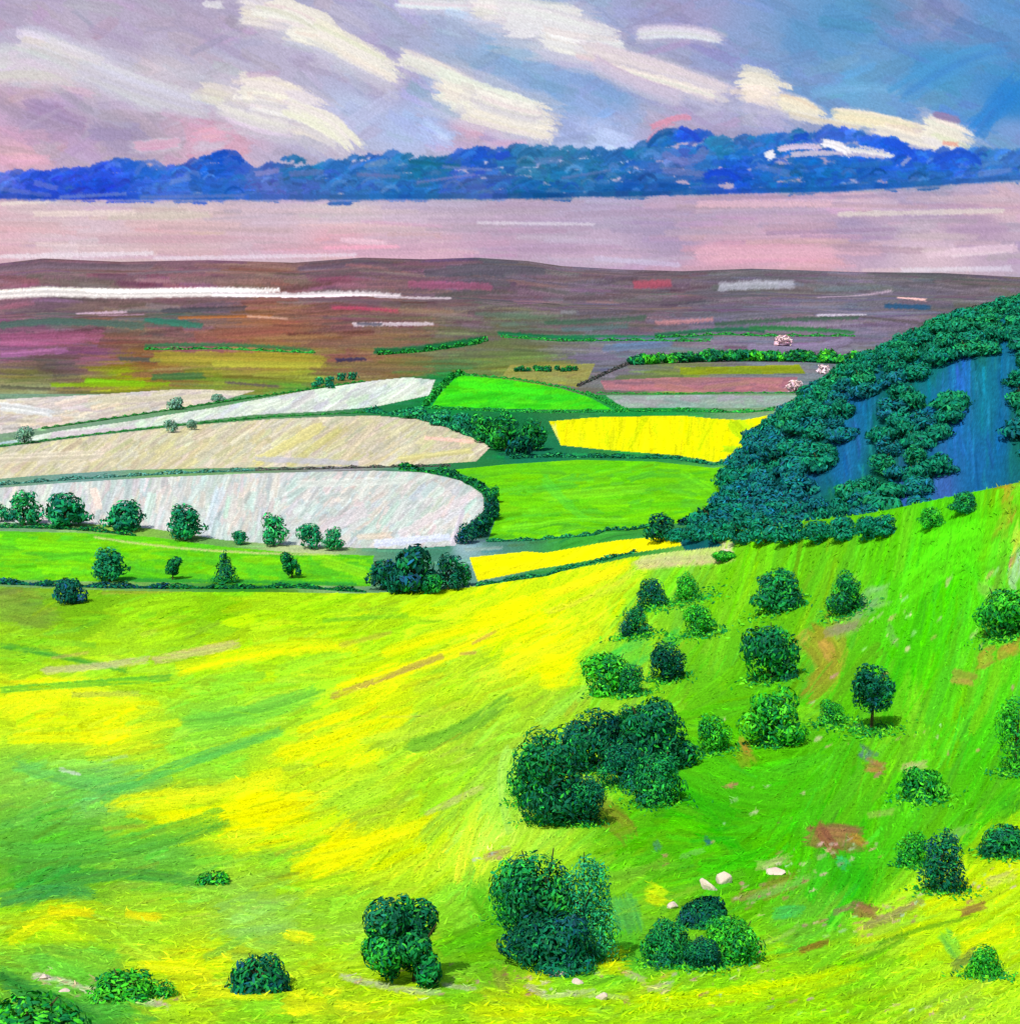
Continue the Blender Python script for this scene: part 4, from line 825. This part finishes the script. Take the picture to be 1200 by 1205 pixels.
# --- low scrub spreading round the bushes, one uncountable mass
sc, sn_, ss, sk = [], [], [], []
SP = np.array([(40,140,34),(26,116,40),(74,170,30),(20,98,44),(96,186,34),(30,128,60)], float)
for px, by in TREES:
    if by < 700 or px < 560: continue
    if px < 600 and by > 1100: continue
    p = at(px, by); q = depth(p) / F; n = int(rng.uniform(220, 420)); wd = rng.uniform(11, 20) * q
    x = p[0] + rng.normal(0, 1, n) * wd; y = p[1] + rng.normal(-.2, 1, n) * wd * 1.1
    hh_ = np.abs(rng.normal(0, 1, n)) * 2.2 * q
    sc.append(np.stack([x, y, Hgt(x, y) + .1 + hh_], 1)); sn_.append(np.tile([0, -.5, .8], (n, 1))); ss.append(rng.uniform(1.2, 3.2, n) * q)
    sk.append(SP[rng.integers(0, len(SP), n)] * rng.normal(1, .1, (n, 1)))
sc, sn_, ss, sk = map(np.concatenate, (sc, sn_, ss, sk))
V, Q = dab_cloud(sc, sn_, ss, .45, None, .5, .5)
ou = obj('undergrowth', make_mesh('undergrowth', V, Q, cols=np.repeat(lin(np.clip(sk, 4, 255)), 6, 0), mat=M_leaf, smooth=False))
tag(ou, 'low ragged green scrub spreading between the bushes on the right slope', 'undergrowth', kind='stuff')

# --- long grass standing in the meadow, one uncountable mass
NG = 42000
gi = rng.uniform(0, 1, NG)
ru = rng.uniform(-60, 1260, NG); rv = rng.uniform(640, 1260, NG)
gy_ = np.interp(rv, VR[::-1], YR[::-1]); gx_ = gy_ * (ru - CX) / F
rj = np.clip(np.searchsorted(YR, gy_), 0, NR - 1); ri = np.clip(np.searchsorted(UC, ru), 0, NC - 1)
ok = region[rj, ri] == 1
gx_, gy_, rj, ri = gx_[ok], gy_[ok], rj[ok], ri[ok]
gcol = CG[rj, ri]; gz_ = Z[rj, ri] 
cen = np.stack([gx_, gy_, gz_ + .06], 1)
sp = np.hypot(gy_, EYE) / F
dirs = np.radians([float(idw(dct, UC[i], VR[j])[0]) for i, j in zip(ri, rj)]) + rng.normal(0, .3, len(ri))
tg = np.stack([np.cos(dirs), np.sin(dirs) * 1.6, np.sin(dirs) * .3], 1)
V, Q = dab_cloud(cen, np.tile([0, -.35, 1.0], (len(cen), 1)), sp * rng.uniform(2.2, 7, len(cen)), .14, tg, .25)
gcol = np.clip(gcol * rng.choice([.80, .92, 1.06, 1.18], len(gcol), p=[.25, .3, .3, .15])[:, None], 0, .8)
og = obj('grass', make_mesh('grass', V, Q, cols=np.repeat(gcol, 6, 0), mat=M_grass, smooth=False))
tag(og, 'long bright green and yellow grass standing all over the meadow and slope', 'grass', kind='stuff')

# --- the wood on the hill
BLUE = [[(1008,462),(1060,436),(1046,500),(1030,540),(1006,572),(985,604),(945,602),(952,566),(984,524),(1000,490)],
        [(1070,470),(1090,430),(1140,415),(1200,398),(1200,545),(1130,562),(1100,556),(1090,530),(1108,498),(1080,496)],
        [(1036,612),(1044,588),(1100,566),(1130,566),(1100,590)]]
pts = []
tries = 0

cand = []
for yy in np.arange(640, 1010, 3.0):
    for xx in np.arange(70, 520, 3.0):
        cand.append((xx + rng.uniform(-1.5, 1.5), yy + rng.uniform(-1.5, 1.5)))
rng.shuffle(cand)
SILH = [(740,642),(780,618),(850,596),(868,548),(900,502),(950,457),(1000,424),(1100,368),(1160,346),(1260,330),(1260,700),(740,700)]
for xx, yy in cand:
    z = float(Hgt(xx, yy)); px, py = to_px(xx, yy, z)
    if px > 1260 or px < 835: continue
    if yy < 655 and px > 1070: continue
    if px > 1105 and py > 548: continue
    if not in_poly(SILH, np.array([px]), np.array([py]))[0]: continue
    hid = any(in_poly(b, np.array([px]) + rng.normal(0, 4), np.array([py - 6]) + rng.normal(0, 3))[0] for b in BLUE)
    if hid and not (abs((py - 500) - (1110 - px) * 1.1) < 9 and 1050 < px < 1120): continue
    # skip trees that stand hidden behind the near slope
    q = at(px, py - 12)
    if q[1] < yy - 60: continue
    if any((xx - a) ** 2 + (yy - b) ** 2 < 125 for a, b in pts): continue
    pts.append((xx, yy))
    if len(pts) >= 288: break
print('wood trees', len(pts))
for _px in (750, 850, 965, 1040, 1120, 1200):
    _y = np.arange(200, 640, 4.0); _u, _v = to_px((_px - CX) / F * _y, _y, Hgt((_px - CX) / F * _y, _y)); print('sky', _px, _u[np.argmin(_v)], _v.min())
for xx, yy in pts:
    z = float(Hgt(xx, yy)); px, py = to_px(xx, yy, z)
    if px < 960 and py > 510: pal = random.choice(['woodblue', 'woodblue', 'wood'])
    elif py < 450: pal = random.choice(['woodlite', 'wood'])
    else: pal = random.choice(['wood', 'woodblue', 'woodlite'])
    if px < 960 and py > 510: lab = 'blue-green tree in the lower left corner of the wood on the right-hand hill'
    elif py < 455: lab = 'dark green tree on the ridge of the wood on the right-hand hill'
    elif px < 1010: lab = 'dark teal tree in the wood left of the long blue clearing'
    elif px < 1100: lab = 'dark teal tree in the wood between the two blue clearings'
    else: lab = 'dark teal tree in the wood bordering the right-hand blue clearing'
    w = random.uniform(16, 26)
    tree('tree', (xx, yy, z - .8), w, random.uniform(9, 14), pal, lab, group='trees of the wood on the right-hand hill', n=620, dab=.075, seed=random.randrange(4), trunk=.03, kind='bush')
# trees along the wood's foot
for kq, (px, by, w, h) in enumerate([(1040,632,34,30),(1020,636,36,34),(990,636,40,34),(960,640,40,32),(930,640,42,36),(900,640,44,38),(872,640,40,36),(846,638,40,34),(820,637,36,24),(798,636,30,18)]):
    place(px, by, w, h, 'wood', ORD[kq] + ' tree from the right in the row at the foot of the wood', group='trees along the foot of the wood', n=700, dab=.075, trunk=.05)

# ------------------------------------------------------------------ hedges
def hedge(pts, hpx, pal, label, thick=1.0):
    P = [at(a, b) for a, b in pts]
    c, nrm, sz, tn = [], [], [], []
    for a, b in zip(P[:-1], P[1:]):
        L = math.hypot(b[0]-a[0], b[1]-a[1]); s = (depth(a) + depth(b)) / 2 / F; h = hpx * s
        n = int(L / h * 26 * max(1, hpx / 5)) + 12; n = min(n, 1400)
        f = rng.random(n); x = a[0] + (b[0]-a[0]) * f; y = a[1] + (b[1]-a[1]) * f
        d = np.array([b[0]-a[0], b[1]-a[1], 0]) / L; side = np.array([-d[1], d[0], 0])
        ang = rng.uniform(-.2, math.pi + .2, n); rr = h * .5 * rng.uniform(.7, 1.15, n) * (.75 + .4 * np.sin(f * L / h * .9))
        lat = np.cos(ang) * rr * thick; up = np.sin(ang) * rr * 1.6
        x = x + side[0] * lat; y = y + side[1] * lat
        z = Hgt(x, y) + np.clip(up, 0.02 * h, None)
        c.append(np.stack([x, y, z], 1)); nrm.append(side[None] * np.cos(ang)[:, None] + np.array([[0, 0, 1]]) * np.sin(ang)[:, None])
        sz.append(rng.uniform(.18, .4, n) * h); tn.append(np.tile(d, (n, 1)))
    c, nrm, sz, tn = map(np.concatenate, (c, nrm, sz, tn))
    o0 = c[0].copy(); o0[2] = float(Hgt(o0[0], o0[1]))
    V, Q = dab_cloud(c - o0, nrm, sz, .5, tn, .4)
    pl = np.array(PAL[pal], float); cc = pl[rng.integers(0, len(pl), len(c))] * rng.normal(1, .12, (len(c), 1))
    me = make_mesh('hedgerow', V, Q, cols=np.repeat(np.clip(lin(np.clip(cc, 4, 255)) * 1.3, 0, .85), 6, 0), mat=M_hedge, smooth=False)
    o = obj('hedgerow', me); o.location = o0
    return tag(o, label, 'hedge')
PAL['hteal'] = [(70,130,115),(50,110,95),(90,140,130)]; PAL['hbrown'] = [(80,80,72),(60,80,70),(92,80,84)]
PAL['hgreen'] = [(30,130,55),(24,110,50),(50,150,50)]
hedge([(-60,576),(0,571),(80,565),(200,558),(300,554)],5,'hteal','long low blue-green hedge above the pale field, left half')
hedge([(300,554),(380,552),(460,550),(530,549)],4,'hbrown','thin brown hedge between the tan field and the pale field')
hedge([(-60,534),(0,526),(110,512),(220,500),(320,491),(430,486)],3,'hgreen','thin green hedge between the white strip and the tan field')
hedge([(50,505),(120,495),(200,483),(280,471),(350,461),(430,449)],3,'hgreen','thin dark green hedge on the upper edge of the white strip field')
hedge([(430,485),(480,490),(520,500),(560,516),(590,526)],8,'teal','thick green hedge bank above the tip of the tan field')
hedge([(500,478),(512,465),(530,446),(545,440)],7,'hgreen','short steep hedge at the left end of the bright green field')
hedge([(505,481),(580,484),(650,486),(720,485),(800,484),(912,483)],5,'hgreen','long green hedge above the yellow rape field')
hedge([(545,441),(610,447),(665,457),(700,468),(728,482)],3,'hgreen','curved thin hedge between the bright green field and the olive field')
hedge([(600,540),(650,538),(720,539),(790,540),(866,545)],6,'teal','teal hedge between the rape field and the big green field')
hedge([(470,552),(530,560),(562,573),(580,588),(582,606),(570,624)],9,'dark','dark hedge curving round the end of the pale field')
hedge([(572,638),(640,635),(700,630),(760,620),(780,618)],5,'teal','dark green hedge under the big green field')
hedge([(560,690),(610,682),(660,672),(705,661),(748,650)],6,'teal','slanting teal hedge below the lower yellow field')
hedge([(-60,622),(0,621),(60,622),(110,625),(160,631)],6,'dark','short dark hedge under the leftmost trees of the pale field')
hedge([(-60,684),(0,687),(60,690),(130,692),(200,693)],8,'navy','blue-black hedge along the left bottom of the green strip')
hedge([(200,693),(270,693),(350,692),(430,697)],7,'dark','dark green hedge along the right bottom of the green strip')
hedge([(680,455),(700,446),(722,436),(745,426)],4,'hbrown','short slanting hedge between the olive and the pink fields')
hedge([(702,463),(780,464),(860,463),(935,463)],2.5,'hgreen','dotted thin hedge between the pink and the grey-green fields')
hedge([(690,462),(712,472),(738,483)],3,'hgreen','short hedge at the left end of the grey-green field')
hedge([(445,418),(500,414),(560,405),(572,401)],6,'hgreen','dark hedge slanting up across the near moor')
hedge([(590,397),(660,402),(740,401),(835,402)],4,'hgreen','long thin hedge across the right of the moor')
hedge([(770,398),(850,394),(900,396),(1005,396)],4,'hgreen','broken hedge on the moor above the distant tree line')
hedge([(170,412),(260,411),(370,416)],4,'hgreen','faint hedge across the rusty left moor')
hedge([(800,618),(830,612),(850,600),(862,580),(868,552)],9,'navy','blue-black hedge under the wood beside the big green field')

# ------------------------------------------------------------------ boulders
def boulder(px, by, w, h, col, label, seed):
    p = at(px, by); s = depth(p) / F; r = np.random.default_rng(seed)
    import bmesh
    bm = bmesh.new(); bmesh.ops.create_icosphere(bm, subdivisions=3, radius=1.0)
    ph = r.uniform(0, 6, 6)
    pl = [(r.normal(0, 1, 3), r.uniform(.35, .75)) for _ in range(11)]
    pl = [(n / np.linalg.norm(n), d) for n, d in pl]
    for v in bm.verts:
        c = np.array(v.co)
        for n, d in pl:
            k = c @ n
            if k > d: c = c - n * (k - d) * .9
        c *= 1 + .05 * math.sin(c[0] * 7 + ph[0]) * math.sin(c[1] * 6 + ph[1])
        v.co = (c[0] * w * s * .55, c[1] * w * s * .45, c[2] * h * s * .6 + h * s * .12)
    V = np.array([v.co[:] for v in bm.verts]); Fc = np.array([[q.index for q in f.verts] for f in bm.faces]); bm.free()
    me = make_mesh('boulder', V, None, Fc, cols=np.tile(lin(col) * KALB, (len(V), 1)) * r.normal(1, .04, (len(V), 1)), mat=M_rock, smooth=False)
    o = obj('boulder', me); o.location = p; o.rotation_euler.z = r.uniform(-.3, .3)
    tag(o, label, 'boulder', 'pale boulders in the grass')
PK = (222, 202, 186)
for k, a in enumerate([(832,1046,26,18,PK,'left half of the largest pale pink boulder pair above the dark bush'),(850,1040,22,20,PK,'right one of the largest pale pink boulder pair above the dark bush'),(790,1068,20,16,PK,'small pale boulder beside the yellow patch'),
   (911,1028,26,12,PK,'flat pale boulder on the slope right of the boulder pair'),(842,1136,22,7,(190,160,140),'flat brownish stone at the foot of the clump of bushes'),(886,1122,20,10,(160,125,110),'brown stone right of the clump of bushes'),
   (658,1148,22,9,PK,'pale stone at the foot of the big foreground pair of bushes'),(678,1158,18,9,PK,'lower pale stone below the big foreground pair of bushes'),(708,1178,16,14,PK,'upright pale stone near the bottom edge right of centre'),
   (52,1152,16,10,PK,'pale stone left of the flat oval bush'),(505,1152,16,11,PK,'pale stone right of the ragged spiky bush'),(854,652,14,9,PK,'pale stone under the wood beside the stony patch'),(76,1168,12,6,PK,'small pale stone under the flat oval bush')]):
    boulder(*a, seed=50 + k)

print('objects', len(bpy.data.objects))
